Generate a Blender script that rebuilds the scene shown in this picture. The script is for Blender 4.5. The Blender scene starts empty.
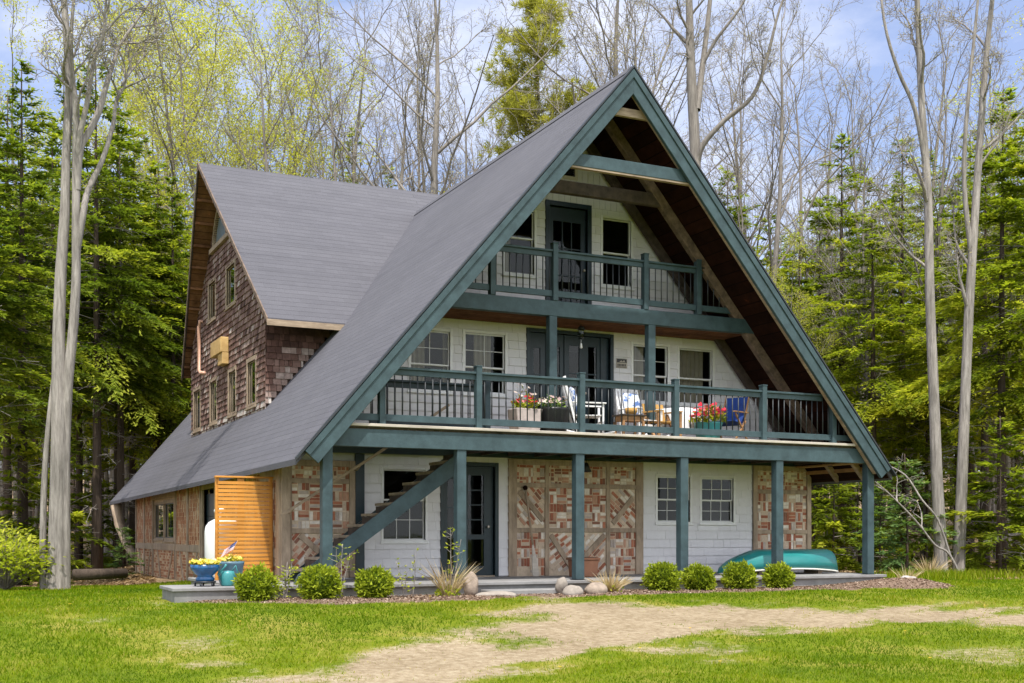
import bpy, bmesh, math, random
import numpy as np
from mathutils import Vector, Matrix, noise

random.seed(11)
RNG = np.random.default_rng(7)
scene = bpy.context.scene
COL = scene.collection
PI = math.pi

# ------------------------------------------------------------------ camera (eye 0.87 m above the porch slab, z = 0)
CAM = Vector((-12.08, -19.72, 0.87))
FX, FY = 0.4337, 0.9010            # level forward direction
FPX = 1188.0
cd = bpy.data.cameras.new("camera"); cam = bpy.data.objects.new("camera", cd); COL.objects.link(cam)
cd.sensor_fit = 'HORIZONTAL'; cd.sensor_width = 36.0; cd.lens = 36.0 * FPX / 1024.0
cd.shift_x = 0.0; cd.shift_y = (534 - 341.5) / 1024.0
cd.clip_start = 0.1; cd.clip_end = 2000
cam.location = CAM
cam.rotation_euler = (math.radians(90), 0, -math.atan2(FX, FY))
scene.camera = cam


def sst(a, b, x):
    t = min(1.0, max(0.0, (x - a) / (b - a)))
    return t * t * (3 - 2 * t)


def ground_z(x, y):
    if y < -0.9:
        z = -0.23 - 0.5 * sst(-0.9, -9.0, y)
    else:
        left = sst(-5.0, -8.5, x)
        z = -0.23 - left * 0.57 * sst(2.5, 24, y) - (1 - left) * 0.08 * sst(0, 10, y)
    d = (x - CAM.x) * FX + (y - CAM.y) * FY
    z += 0.055 * max(0.0, d - 50) * sst(50, 70, d)
    w = sst(26, 40, d) * 0.12
    z += w * noise.noise(Vector((x * .25, y * .25, 3)))
    return z


def at(u, d):
    """point on the ground at distance d (metres ahead) in the direction of picture column u"""
    s = (u - 512) / FPX
    x = CAM.x + d * (FX + FY * s); y = CAM.y + d * (FY - FX * s)
    return Vector((x, y, ground_z(x, y)))


# ------------------------------------------------------------------ materials
def mat(name):
    m = bpy.data.materials.new(name); m.use_nodes = True
    nt = m.node_tree; b = nt.nodes['Principled BSDF']
    return m, nt, b


def N(nt, kind, **kw):
    n = nt.nodes.new(kind)
    for k, v in kw.items():
        if k in n.inputs: n.inputs[k].default_value = v
        else: setattr(n, k, v)
    return n


def ramp(nt, fac, stops, interp='LINEAR'):
    r = nt.nodes.new('ShaderNodeValToRGB'); cr = r.color_ramp; cr.interpolation = interp
    while len(cr.elements) > 1: cr.elements.remove(cr.elements[-1])
    cr.elements[0].position = stops[0][0]; cr.elements[0].color = (*stops[0][1], 1)
    for p, c in stops[1:]:
        e = cr.elements.new(p); e.color = (*c, 1)
    nt.links.new(fac, r.inputs['Fac'])
    return r.outputs['Color']


def mixc(nt, fac, a, b, mode='MIX'):
    m = nt.nodes.new('ShaderNodeMix'); m.data_type = 'RGBA'; m.blend_type = mode
    for sock, val in ((m.inputs[0], fac), (m.inputs[6], a), (m.inputs[7], b)):
        if hasattr(val, 'links'): nt.links.new(val, sock)
        elif isinstance(val, (int, float)): sock.default_value = val
        else: sock.default_value = (*val, 1)
    return m.outputs[2]


def coords(nt, scale=(1, 1, 1), loc=(0, 0, 0), rot=(0, 0, 0), kind='Object'):
    t = nt.nodes.new('ShaderNodeTexCoord'); mp = nt.nodes.new('ShaderNodeMapping')
    mp.inputs['Scale'].default_value = scale; mp.inputs['Location'].default_value = loc; mp.inputs['Rotation'].default_value = rot
    nt.links.new(t.outputs[kind], mp.inputs['Vector'])
    return mp.outputs['Vector']


def noise_tex(nt, vec, scale, detail=4, rough=.6):
    n = N(nt, 'ShaderNodeTexNoise'); n.inputs['Scale'].default_value = scale; n.inputs['Detail'].default_value = detail
    n.inputs['Roughness'].default_value = rough
    nt.links.new(vec, n.inputs['Vector'])
    return n.outputs['Fac']


def bump(nt, b, h, strength=.4, dist=.02):
    n = N(nt, 'ShaderNodeBump'); n.inputs['Strength'].default_value = strength; n.inputs['Distance'].default_value = dist
    nt.links.new(h, n.inputs['Height']); nt.links.new(n.outputs['Normal'], b.inputs['Normal'])


def paint(name, col, rough=.55, var=.25, scale=(3, 3, 3), bstr=.12, spec=.4):
    m, nt, b = mat(name)
    v = coords(nt, scale)
    n = noise_tex(nt, v, 2.2, 6, .65)
    dark = tuple(c * (1 - var) for c in col); lite = tuple(min(1, c * (1 + var)) for c in col)
    c = ramp(nt, n, [(.3, dark), (.7, lite)])
    nt.links.new(c, b.inputs['Base Color']); b.inputs['Roughness'].default_value = rough
    b.inputs['Specular IOR Level'].default_value = spec
    n2 = noise_tex(nt, v, 14, 3)
    bump(nt, b, n2, bstr, .01)
    return m


def wood(name, dark, lite, scale=(2, 2, 14), rough=.75, bstr=.3):
    """weathered timber with streaky grain"""
    m, nt, b = mat(name)
    v = coords(nt, scale)
    n = noise_tex(nt, v, 2.0, 7, .7)
    big = noise_tex(nt, coords(nt), 1.3, 3)
    c = ramp(nt, n, [(.3, dark), (.68, lite)])
    c = mixc(nt, .5, c, ramp(nt, big, [(.35, (.45, .45, .45)), (.65, (1, 1, 1))]), 'MULTIPLY')
    nt.links.new(c, b.inputs['Base Color']); b.inputs['Roughness'].default_value = rough
    bump(nt, b, n, bstr, .01)
    return m


def toned(name, stops, rough=.8, interp='LINEAR', grain=.35, bstr=.25, nscale=9.0):
    """colour chosen per piece by the mesh attribute 'tone', broken up by noise"""
    m, nt, b = mat(name)
    a = N(nt, 'ShaderNodeAttribute', attribute_name='tone')
    c = ramp(nt, a.outputs['Fac'], stops, interp)
    n = noise_tex(nt, coords(nt), nscale, 6, .7)
    g = ramp(nt, n, [(.3, (1 - grain,) * 3), (.7, (1 + grain * .4,) * 3)])
    c = mixc(nt, 1.0, c, g, 'MULTIPLY')
    nt.links.new(c, b.inputs['Base Color']); b.inputs['Roughness'].default_value = rough
    b.inputs['Specular IOR Level'].default_value = .25
    bump(nt, b, n, bstr, .01)
    return m


def foliage(name, stops, trans=.35, rough=.6):
    m, nt, b = mat(name)
    a = N(nt, 'ShaderNodeAttribute', attribute_name='tone')
    c = ramp(nt, a.outputs['Fac'], stops)
    nt.links.new(c, b.inputs['Base Color']); b.inputs['Roughness'].default_value = rough
    b.inputs['Specular IOR Level'].default_value = .08
    tr = N(nt, 'ShaderNodeBsdfTranslucent')
    c2 = mixc(nt, 1.0, c, (1.25, 1.3, .6), 'MULTIPLY'); nt.links.new(c2, tr.inputs['Color'])
    mx = N(nt, 'ShaderNodeMixShader'); mx.inputs[0].default_value = trans
    nt.links.new(b.outputs[0], mx.inputs[1]); nt.links.new(tr.outputs[0], mx.inputs[2])
    nt.links.new(mx.outputs[0], nt.nodes['Material Output'].inputs['Surface'])
    return m


def glass_mat():
    m, nt, b = mat('window_glass')
    nt.nodes.remove(b)
    tr = N(nt, 'ShaderNodeBsdfTransparent'); tr.inputs[0].default_value = (.62, .65, .63, 1)
    gl = N(nt, 'ShaderNodeBsdfGlossy'); gl.inputs['Roughness'].default_value = .03; gl.inputs['Color'].default_value = (.9, .95, .95, 1)
    lw = N(nt, 'ShaderNodeLayerWeight'); lw.inputs['Blend'].default_value = .5
    pw = N(nt, 'ShaderNodeMath', operation='POWER'); nt.links.new(lw.outputs['Facing'], pw.inputs[0]); pw.inputs[1].default_value = 3
    fr = N(nt, 'ShaderNodeMath', operation='MULTIPLY_ADD'); nt.links.new(pw.outputs[0], fr.inputs[0]); fr.inputs[1].default_value = 1.2; fr.inputs[2].default_value = .022
    v = coords(nt); n = noise_tex(nt, v, 1.6, 2); bm = N(nt, 'ShaderNodeBump'); bm.inputs['Strength'].default_value = .06; bm.inputs['Distance'].default_value = .02
    nt.links.new(n, bm.inputs['Height']); nt.links.new(bm.outputs[0], gl.inputs['Normal'])
    mx = N(nt, 'ShaderNodeMixShader')
    nt.links.new(fr.outputs[0], mx.inputs[0]); nt.links.new(tr.outputs[0], mx.inputs[1]); nt.links.new(gl.outputs[0], mx.inputs[2])
    nt.links.new(mx.outputs[0], nt.nodes['Material Output'].inputs['Surface'])
    return m


def roof_mat(along):
    m, nt, b = mat('roof_shingle')
    tc = N(nt, 'ShaderNodeTexCoord'); sp = N(nt, 'ShaderNodeSeparateXYZ'); nt.links.new(tc.outputs['Object'], sp.inputs[0])
    zz = N(nt, 'ShaderNodeMath', operation='MULTIPLY'); nt.links.new(sp.outputs[2], zz.inputs[0]); zz.inputs[1].default_value = 1.32
    cb = N(nt, 'ShaderNodeCombineXYZ'); nt.links.new(sp.outputs[along], cb.inputs[0]); nt.links.new(zz.outputs[0], cb.inputs[1])
    br = N(nt, 'ShaderNodeTexBrick'); nt.links.new(cb.outputs[0], br.inputs['Vector'])
    br.inputs['Scale'].default_value = 1.0; br.inputs['Brick Width'].default_value = 60; br.inputs['Row Height'].default_value = .165
    br.inputs['Mortar Size'].default_value = .007; br.inputs['Mortar Smooth'].default_value = .3; br.inputs['Bias'].default_value = 0
    br.inputs['Color1'].default_value = (.088, .087, .100, 1); br.inputs['Color2'].default_value = (.094, .093, .106, 1)
    br.inputs['Mortar'].default_value = (.066, .065, .075, 1)
    n = noise_tex(nt, tc.outputs['Object'], .5, 5, .65)
    st = noise_tex(nt, coords(nt, (.02, .02, 4)), 1.0, 4, .6)        # long courses a shade lighter or darker
    c = mixc(nt, 1.0, br.outputs['Color'], ramp(nt, n, [(.3, (.92, .92, .925)), (.7, (1.05, 1.045, 1.04))]), 'MULTIPLY')
    c = mixc(nt, 1.0, c, ramp(nt, st, [(.33, (.86, .86, .87)), (.42, (1, 1, 1)), (.65, (1.04, 1.04, 1.04))]), 'MULTIPLY')
    sp2 = noise_tex(nt, tc.outputs['Object'], 60, 2)
    c = mixc(nt, .5, c, ramp(nt, sp2, [(.3, (.75, .75, .75)), (.7, (1.25, 1.25, 1.25))]), 'MULTIPLY')
    nt.links.new(c, b.inputs['Base Color']); b.inputs['Roughness'].default_value = .85; b.inputs['Specular IOR Level'].default_value = .25
    tb = N(nt, 'ShaderNodeTexBrick'); nt.links.new(cb.outputs[0], tb.inputs['Vector']); tb.inputs['Scale'].default_value = 1.0; tb.inputs['Brick Width'].default_value = .31; tb.inputs['Row Height'].default_value = .165; tb.inputs['Mortar Size'].default_value = .004
    tb.inputs['Color1'].default_value = (.95, .95, .95, 1); tb.inputs['Color2'].default_value = (1.04, 1.04, 1.04, 1); tb.inputs['Mortar'].default_value = (.9, .9, .9, 1)
    c = mixc(nt, 1.0, c, tb.outputs['Color'], 'MULTIPLY'); nt.links.new(c, b.inputs['Base Color'])
    inv = N(nt, 'ShaderNodeMath', operation='SUBTRACT'); inv.inputs[0].default_value = 1; nt.links.new(br.outputs['Fac'], inv.inputs[1])
    bump(nt, b, inv.outputs[0], .6, .012)
    return m


def plank_mat(name, c1, c2, gap, axis_rot):
    m, nt, b = mat(name)
    v = coords(nt, rot=axis_rot)
    br = N(nt, 'ShaderNodeTexBrick'); nt.links.new(v, br.inputs['Vector'])
    br.inputs['Scale'].default_value = 1.0; br.inputs['Brick Width'].default_value = 2.6; br.inputs['Row Height'].default_value = .17
    br.inputs['Mortar Size'].default_value = .006; br.inputs['Bias'].default_value = -.1
    br.inputs['Color1'].default_value = (*c1, 1); br.inputs['Color2'].default_value = (*c2, 1); br.inputs['Mortar'].default_value = (*gap, 1)
    n = noise_tex(nt, v, 3, 6, .7)
    c = mixc(nt, 1.0, br.outputs['Color'], ramp(nt, n, [(.25, (.35, .33, .32)), (.55, (1, 1, 1)), (.66, (1.3, 1.2, 1.1)), (.76, (5.0, 3.4, 2.2))]), 'MULTIPLY')
    nt.links.new(c, b.inputs['Base Color']); b.inputs['Roughness'].default_value = .9; b.inputs['Specular IOR Level'].default_value = .08
    bump(nt, b, br.outputs['Fac'], .5, -.01)
    return m


M = {}
M['teal'] = paint('teal_paint', (.040, .067, .075), .55, .28, (2, 2, 2), .2, .25)
M['teal_dark'] = paint('dark_teal_paint', (.008, .021, .028), .42, .25)
M['white'] = paint('white_trim_paint', (.70, .70, .69), .5, .06)
M['cream'] = paint('cream_trim_paint', (.58, .53, .42), .55, .1)
M['roof'] = roof_mat(1); M['roof_cross'] = roof_mat(0)
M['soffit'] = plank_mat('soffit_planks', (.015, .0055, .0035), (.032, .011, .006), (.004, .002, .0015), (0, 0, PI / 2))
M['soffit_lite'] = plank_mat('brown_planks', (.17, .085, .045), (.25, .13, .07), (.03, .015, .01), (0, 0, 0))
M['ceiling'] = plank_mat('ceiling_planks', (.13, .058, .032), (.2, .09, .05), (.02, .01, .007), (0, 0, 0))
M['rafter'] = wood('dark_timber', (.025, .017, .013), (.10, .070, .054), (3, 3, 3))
M['rafter_lit'] = wood('brown_lit_timber', (.05, .034, .024), (.24, .165, .115), (3, 3, 3))  # lighter than the dark timber, to paint sunlight on the inner rafters
M['timber'] = wood('grey_timber', (.22, .16, .105), (.47, .36, .255), (5, 5, 1.2))
M['timber_h'] = wood('grey_timber_beam', (.21, .15, .10), (.45, .345, .24), (1.5, 1.5, 9))
M['tread'] = wood('tread_wood', (.20, .15, .10), (.42, .34, .25), (8, 2, 2))
M['decklip'] = wood('deck_edge_wood', (.34, .30, .25), (.52, .47, .40), (1, 6, 6))
M['black'] = paint('black_metal', (.012, .013, .014), .4, .2)
M['iron'] = paint('dark_baluster_metal', (.022, .026, .03), .45, .2)
M['slab'] = paint('concrete', (.21, .205, .20), .85, .18, (2, 2, 2), .4)
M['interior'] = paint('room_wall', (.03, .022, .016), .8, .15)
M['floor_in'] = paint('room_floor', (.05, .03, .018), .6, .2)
M['curtain'] = paint('curtain_cloth', (.42, .36, .29), .9, .1)
M['glass'] = glass_mat()
M['sky_glass'] = paint('sky_painted_glass', (.17, .215, .26), .3, .25, (2, 2, 2), .02, .5)  # grey-blue sky reflection painted into the pane's colour
M['siding'] = toned('white_shingles', [(0, (.60, .585, .60)), (.5, (.65, .638, .648)), (1, (.69, .68, .685))], .65, grain=.06, bstr=.12)
M['backing'] = paint('white_backing', (.42, .42, .44), .7, .08)
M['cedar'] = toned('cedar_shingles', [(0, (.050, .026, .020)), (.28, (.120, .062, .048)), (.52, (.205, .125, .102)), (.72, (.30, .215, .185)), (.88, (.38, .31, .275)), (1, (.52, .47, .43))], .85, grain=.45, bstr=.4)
M['cedar_back'] = paint('cedar_backing', (.035, .02, .015), .9, .2)
M['brick'] = toned('mixed_bricks', [(0, (.32, .115, .068)), (.15, (.42, .165, .095)), (.30, (.25, .12, .08)), (.40, (.48, .27, .18)), (.53, (.56, .44, .33)), (.68, (.72, .65, .57)), (.88, (.46, .39, .34))], .85, 'CONSTANT', .3, .4)
M['brick_red'] = toned('red_bricks', [(0, (.33, .145, .075)), (.3, (.42, .205, .11)), (.6, (.50, .31, .18)), (.82, (.58, .45, .31))], .85, 'CONSTANT', .35, .4)
M['mortar'] = paint('lime_mortar', (.55, .44, .32), .9, .2, (4, 4, 4), .4)
M['mortar_dark'] = paint('old_mortar', (.52, .385, .245), .9, .25, (4, 4, 4), .4)
M['orange'] = wood('orange_stained_wood', (.50, .195, .022), (.68, .30, .045), (1.2, 6, 10), .5, .15)
M['wood_box'] = wood('new_wood', (.50, .30, .10), (.66, .44, .18), (3, 3, 3))
M['wood_light'] = wood('oiled_wood', (.30, .15, .06), (.48, .27, .12), (3, 3, 5))
M['copper'] = paint('pinkish_copper', (.62, .36, .26), .45, .12)
M['tank'] = paint('white_tank_paint', (.74, .74, .73), .35, .04)
M['blue_glaze'] = paint('blue_glaze', (.012, .085, .22), .18, .35, (4, 4, 4), .05, .6)
M['slate_glaze'] = paint('slate_blue_glaze', (.085, .15, .20), .35, .25)
M['teal_plastic'] = paint('teal_plastic', (.05, .24, .25), .35, .12)
M['boat'] = paint('turquoise_hull', (.020, .185, .180), .32, .14, (1, 4, 4), .04)
M['boat_dark'] = paint('hull_keel', (.03, .05, .055), .5, .2)
M['rim'] = paint('pale_rim', (.66, .63, .56), .5, .08)
M['terracotta'] = paint('terracotta', (.27, .125, .07), .8, .15)
M['stone'] = paint('pale_boulder', (.265, .21, .165), .9, .3, (4, 4, 4), .7)
M['stone_grey'] = paint('grey_boulder', (.33, .30, .28), .9, .3, (4, 4, 4), .7)
M['stone_white'] = paint('whitish_boulder', (.27, .235, .20), .9, .2, (4, 4, 4), .6)
M['concrete_pot'] = paint('pale_concrete', (.42, .36, .33), .9, .2)
M['cushion'] = None
M['white_gloss'] = paint('white_chair_paint', (.74, .74, .74), .4, .04)
M['cloth'] = paint('white_cloth', (.72, .72, .74), .9, .06)
M['blue_cloth'] = paint('blue_canvas', (.012, .045, .21), .8, .2)
M['wicker'] = wood('wicker', (.42, .22, .05), (.62, .36, .1), (12, 12, 30))
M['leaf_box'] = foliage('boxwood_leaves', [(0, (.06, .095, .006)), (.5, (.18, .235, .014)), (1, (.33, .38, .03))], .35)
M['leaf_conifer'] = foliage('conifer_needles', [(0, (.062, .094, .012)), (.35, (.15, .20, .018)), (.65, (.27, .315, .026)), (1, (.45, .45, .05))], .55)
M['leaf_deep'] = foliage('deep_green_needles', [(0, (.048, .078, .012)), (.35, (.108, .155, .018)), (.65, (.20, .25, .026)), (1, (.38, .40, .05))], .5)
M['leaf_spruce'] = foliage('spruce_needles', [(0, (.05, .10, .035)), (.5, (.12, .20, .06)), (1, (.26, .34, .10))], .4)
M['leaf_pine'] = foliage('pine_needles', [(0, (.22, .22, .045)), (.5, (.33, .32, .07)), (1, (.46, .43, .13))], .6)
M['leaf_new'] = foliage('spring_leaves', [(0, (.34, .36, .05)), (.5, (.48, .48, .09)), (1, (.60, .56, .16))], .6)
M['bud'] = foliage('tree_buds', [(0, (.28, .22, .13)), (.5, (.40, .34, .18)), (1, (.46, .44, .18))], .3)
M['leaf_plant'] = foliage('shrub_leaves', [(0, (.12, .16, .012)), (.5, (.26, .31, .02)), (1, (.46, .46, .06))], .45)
M['straw'] = foliage('dry_straw', [(0, (.34, .25, .14)), (.5, (.48, .37, .22)), (1, (.62, .52, .36))], .3)
M['flower_yellow'] = foliage('yellow_petals', [(0, (.62, .42, .04)), (.6, (.75, .58, .12)), (1, (.78, .72, .45))], .3)
M['flower_red'] = foliage('red_petals', [(0, (.55, .03, .05)), (.6, (.70, .07, .12)), (1, (.75, .30, .35))], .3)
M['flower_pale'] = foliage('pale_petals', [(0, (.45, .30, .30)), (.6, (.66, .58, .52)), (1, (.72, .70, .62))], .3)
M['bark_pale'] = None
M['grass'] = foliage('grass_blades', [(0, (.050, .105, .001)), (.4, (.115, .185, .002)), (.75, (.215, .25, .006)), (1, (.40, .33, .10))], .35)


def cushion_mat():
    m, nt, b = mat('blue_white_print')
    n = noise_tex(nt, coords(nt), 9, 3)
    c = ramp(nt, n, [(.42, (.72, .74, .78)), (.5, (.62, .66, .74)), (.56, (.10, .18, .42))])
    nt.links.new(c, b.inputs['Base Color']); b.inputs['Roughness'].default_value = .9
    return m


def bark(name, dark, lite, sc=(9, 9, .8), spots=0.0):
    m, nt, b = mat(name)
    v = coords(nt, sc)
    n = noise_tex(nt, v, 2.2, 8, .72)
    big = noise_tex(nt, coords(nt, (1, 1, .35)), 1.7, 4)
    c = ramp(nt, n, [(.28, dark), (.66, lite)])
    c = mixc(nt, .6, c, ramp(nt, big, [(.35, (.62, .62, .60)), (.6, (1.12, 1.1, 1.08))]), 'MULTIPLY')
    nt.links.new(c, b.inputs['Base Color']); b.inputs['Roughness'].default_value = .9; b.inputs['Specular IOR Level'].default_value = .2
    bump(nt, b, n, .6, .03)
    return m


M['cushion'] = cushion_mat()
M['bark_pale'] = bark('pale_grey_bark', (.10, .087, .078), (.36, .33, .305))
M['bark_grey'] = bark('grey_bark', (.115, .10, .088), (.27, .245, .22))
M['bark_dark'] = bark('dark_bark', (.032, .024, .019), (.105, .078, .06))
M['bark_far'] = bark('twig_bark', (.15, .135, .12), (.32, .29, .265))


# ------------------------------------------------------------------ mesh builder
class MB:
    def __init__(self):
        self.v = []; self.f = []; self.m = []; self.t = []; self.mi = 0; self.tone = .5; self.smooth = False; self.s = []

    def add(self, verts, faces):
        o = len(self.v)
        self.v.extend([tuple(p) for p in verts]); self.t.extend([self.tone] * len(verts))
        for f in faces:
            self.f.append(tuple(i + o for i in f)); self.m.append(self.mi); self.s.append(self.smooth)

    def hexa(self, c):
        self.add(c, [(0, 3, 2, 1), (4, 5, 6, 7), (0, 1, 5, 4), (1, 2, 6, 5), (2, 3, 7, 6), (3, 0, 4, 7)])

    def box(self, x0, x1, y0, y1, z0, z1):
        self.hexa([(x0, y0, z0), (x1, y0, z0), (x1, y1, z0), (x0, y1, z0), (x0, y0, z1), (x1, y0, z1), (x1, y1, z1), (x0, y1, z1)])

    def mbox(self, mp, s0, s1, n0, n1, z0, z1):
        self.hexa([mp(s0, n1, z0), mp(s1, n1, z0), mp(s1, n0, z0), mp(s0, n0, z0), mp(s0, n1, z1), mp(s1, n1, z1), mp(s1, n0, z1), mp(s0, n0, z1)])

    def pane(self, mp, s0, s1, n, z0, z1):
        self.add([mp(s0, n, z0), mp(s1, n, z0), mp(s1, n, z1), mp(s0, n, z1)], [(0, 1, 2, 3)])

    def bar(self, a, b, w, h, up=(0, 0, 1)):
        """square bar from a to b, w wide across, h along 'up'"""
        a = Vector(a); b = Vector(b); d = (b - a).normalized(); u = Vector(up)
        sd = d.cross(u).normalized(); u = sd.cross(d).normalized()
        c = []
        for p in (a, b):
            c += [p - sd * w / 2 - u * h / 2, p + sd * w / 2 - u * h / 2, p + sd * w / 2 + u * h / 2, p - sd * w / 2 + u * h / 2]
        self.hexa(c)

    def prism(self, poly, ext):
        """planar polygon (list of 3D points) extruded by the vector ext"""
        n = len(poly); e = Vector(ext)
        vs = [Vector(p) for p in poly] + [Vector(p) + e for p in poly]
        self.add(vs, [tuple(range(n))[::-1], tuple(range(n, 2 * n))] + [(i, (i + 1) % n, n + (i + 1) % n, n + i) for i in range(n)])

    def tube(self, pts, rad, sides=6, cap=True):
        pts = [Vector(p) for p in pts]; n = len(pts)
        if not hasattr(rad, '__len__'): rad = [rad] * n
        ref = Vector((.31, .17, .93)); vs = []
        for i, p in enumerate(pts):
            d = (pts[min(i + 1, n - 1)] - pts[max(i - 1, 0)]).normalized()
            a = d.cross(ref)
            if a.length < .05: a = d.cross(Vector((1, 0, 0)))
            a.normalize(); b = d.cross(a)
            for k in range(sides):
                q = 2 * PI * k / sides
                vs.append(p + (a * math.cos(q) + b * math.sin(q)) * rad[i])
        fs = [(i * sides + k, i * sides + (k + 1) % sides, (i + 1) * sides + (k + 1) % sides, (i + 1) * sides + k) for i in range(n - 1) for k in range(sides)]
        if cap and sides > 3: fs += [tuple(range(sides))[::-1], tuple(range((n - 1) * sides, n * sides))]
        sm = self.smooth; self.smooth = True; self.add(vs, fs); self.smooth = sm

    def lathe(self, prof, c=(0, 0, 0), seg=24):
        vs = []; n = len(prof)
        for r, z in prof:
            for k in range(seg):
                q = 2 * PI * k / seg; vs.append((c[0] + r * math.cos(q), c[1] + r * math.sin(q), c[2] + z))
        fs = [(i * seg + k, i * seg + (k + 1) % seg, (i + 1) * seg + (k + 1) % seg, (i + 1) * seg + k) for i in range(n - 1) for k in range(seg)]
        sm = self.smooth; self.smooth = True; self.add(vs, fs); self.smooth = sm

    def leaf(self, p, d, nrm, l, w):
        d = Vector(d).normalized(); s = d.cross(Vector(nrm))
        if s.length < .01: s = d.cross(Vector((.3, .9, .1)))
        s.normalize(); p = Vector(p)
        self.add([p, p + d * l * .5 + s * w / 2, p + d * l, p + d * l * .5 - s * w / 2], [(0, 1, 2, 3)])

    def build(self, name, mats, parent=None, loc=(0, 0, 0), bevel=0.0, normals=True):
        me = bpy.data.meshes.new(name)
        L = Vector(loc)
        me.from_pydata([(p[0] - L.x, p[1] - L.y, p[2] - L.z) for p in self.v], [], self.f)
        if not isinstance(mats, (list, tuple)): mats = [mats]
        for k in mats: me.materials.append(M[k] if isinstance(k, str) else k)
        me.polygons.foreach_set('material_index', self.m)
        me.polygons.foreach_set('use_smooth', self.s)
        at_ = me.attributes.new('tone', 'FLOAT', 'POINT'); at_.data.foreach_set('value', self.t)
        if normals and len(self.f) < 60000:
            bm = bmesh.new(); bm.from_mesh(me); bmesh.ops.recalc_face_normals(bm, faces=bm.faces); bm.to_mesh(me); bm.free()
        me.update()
        o = bpy.data.objects.new(name, me); COL.objects.link(o)
        if parent is not None: o.parent = parent; o.location = L - world_loc(parent)
        else: o.location = L
        if bevel:
            md = o.modifiers.new('bevel', 'BEVEL'); md.width = bevel; md.segments = 1; md.limit_method = 'ANGLE'
        return o


def world_loc(o):
    v = Vector(o.location)
    while o.parent is not None:
        o = o.parent; v += Vector(o.location)
    return v


def empty(name, label=None, cat=None, loc=(0, 0, 0), group=None):
    o = bpy.data.objects.new(name, None); o.empty_display_size = .2; COL.objects.link(o); o.location = loc
    if label: tag(o, label, cat, group)
    return o


def tag(o, label=None, cat=None, group=None, kind=None):
    if label: o['label'] = label
    if cat: o['category'] = cat
    if group: o['group'] = group
    if kind: o['kind'] = kind
    return o


def copy_tree(o, parent=None):
    c = o.copy(); COL.objects.link(c)
    if parent is not None: c.parent = parent
    for ch in o.children: copy_tree(ch, c)
    return c


# ================================================================== HOUSE
SL = 1.166; TOP = 9.80; XC = -.16        # slope, ridge height, ridge x
house = empty('house', 'large A-frame house with grey roof, teal decks and white shingled front', 'house')


FRONT = lambda s, n, z: Vector((s, 2.3 - n, z))
SIDE = lambda s, n, z: Vector((-6.27 - n, s, z))
DORM = lambda s, n, z: Vector((-5.28 - n, s, z))
CHEEK = lambda s, n, z: Vector((s, 7.54 - n, z))

# ---- main roof: two slopes with thickness
mb = MB()
for sg in (-1, 1):
    e0 = 6.55 * sg; e1 = 6.67 * sg; ny = 10
    top = []; bot = []
    for i in range(ny + 1):
        t = i / ny; y = -.22 + t * 23.22
        sag = -.02 * math.sin(t * PI)
        top.append([(XC + (0 if k == 0 else (e0 + (e1 - e0) * t) * k / 6), y, TOP + (2.13 + (1.97 - 2.13) * t - TOP) * k / 6 + sag * math.sin(k / 6 * PI)) for k in range(7)])
    vs = []; 
    for row in top: vs += row
    vs += [(x, y, z - .10) for (x, y, z) in vs]
    n = len(vs) // 2; fs = []
    for i in range(ny):
        for k in range(6):
            a = i * 7 + k
            fs.append((a, a + 1, a + 8, a + 7)); fs.append((n + a, n + a + 7, n + a + 8, n + a + 1))
    for i in range(ny):
        a = i * 7 + 6; fs.append((a, a + 7, n + a + 7, n + a))
        a = i * 7; fs.append((a, n + a, n + a + 7, a + 7))
    for k in range(6):
        fs.append((k, n + k, n + k + 1, k + 1)); b_ = ny * 7 + k; fs.append((b_, b_ + 1, n + b_ + 1, n + b_))
    mb.add(vs, fs)
roof = mb.build('roof', 'roof', house)
mb = MB()
mb.prism([(XC - .14, -.225, TOP - .14), (XC, -.225, TOP + .03), (XC + .14, -.225, TOP - .14), (XC, -.225, TOP - .02)], (0, 23.2, 0))
mb.build('ridge_cap', 'roof', roof)

# soffit boards under both slopes
mb = MB()
for sg in (-1, 1):
    P = lambda x, y, o: (XC + x * sg, y, TOP - SL * x - o)
    mb.prism([P(.02, -.17, .106), P(6.50, -.17, .106), P(6.50, -.17, .15), P(.02, -.17, .15)], (0, 3.0, 0))
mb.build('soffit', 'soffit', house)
mb = MB()
for sg in (-1, 1):
    P = lambda x, y, o: (XC + x * sg, y, TOP - SL * x - .02 - o)
    mb.prism([P(5.8, 2.9, .12), P(6.52, 2.9, .12), P(6.52, 2.9, .155), P(5.9, 2.9, .155)], (0, 20.0, 0))
mb.build('eave_soffit', 'soffit_lite', house)
# drip edge
mb = MB()
for sg in (-1, 1):
    mb.prism([(XC, -.335, TOP + .012), (XC + 6.57 * sg, -.335, TOP - SL * 6.57 + .012), (XC + 6.57 * sg, -.335, TOP - SL * 6.57 - .03), (XC, -.335, TOP - .03)], (0, .112, 0))
mb.build('drip_edge', 'iron', house)
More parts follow.
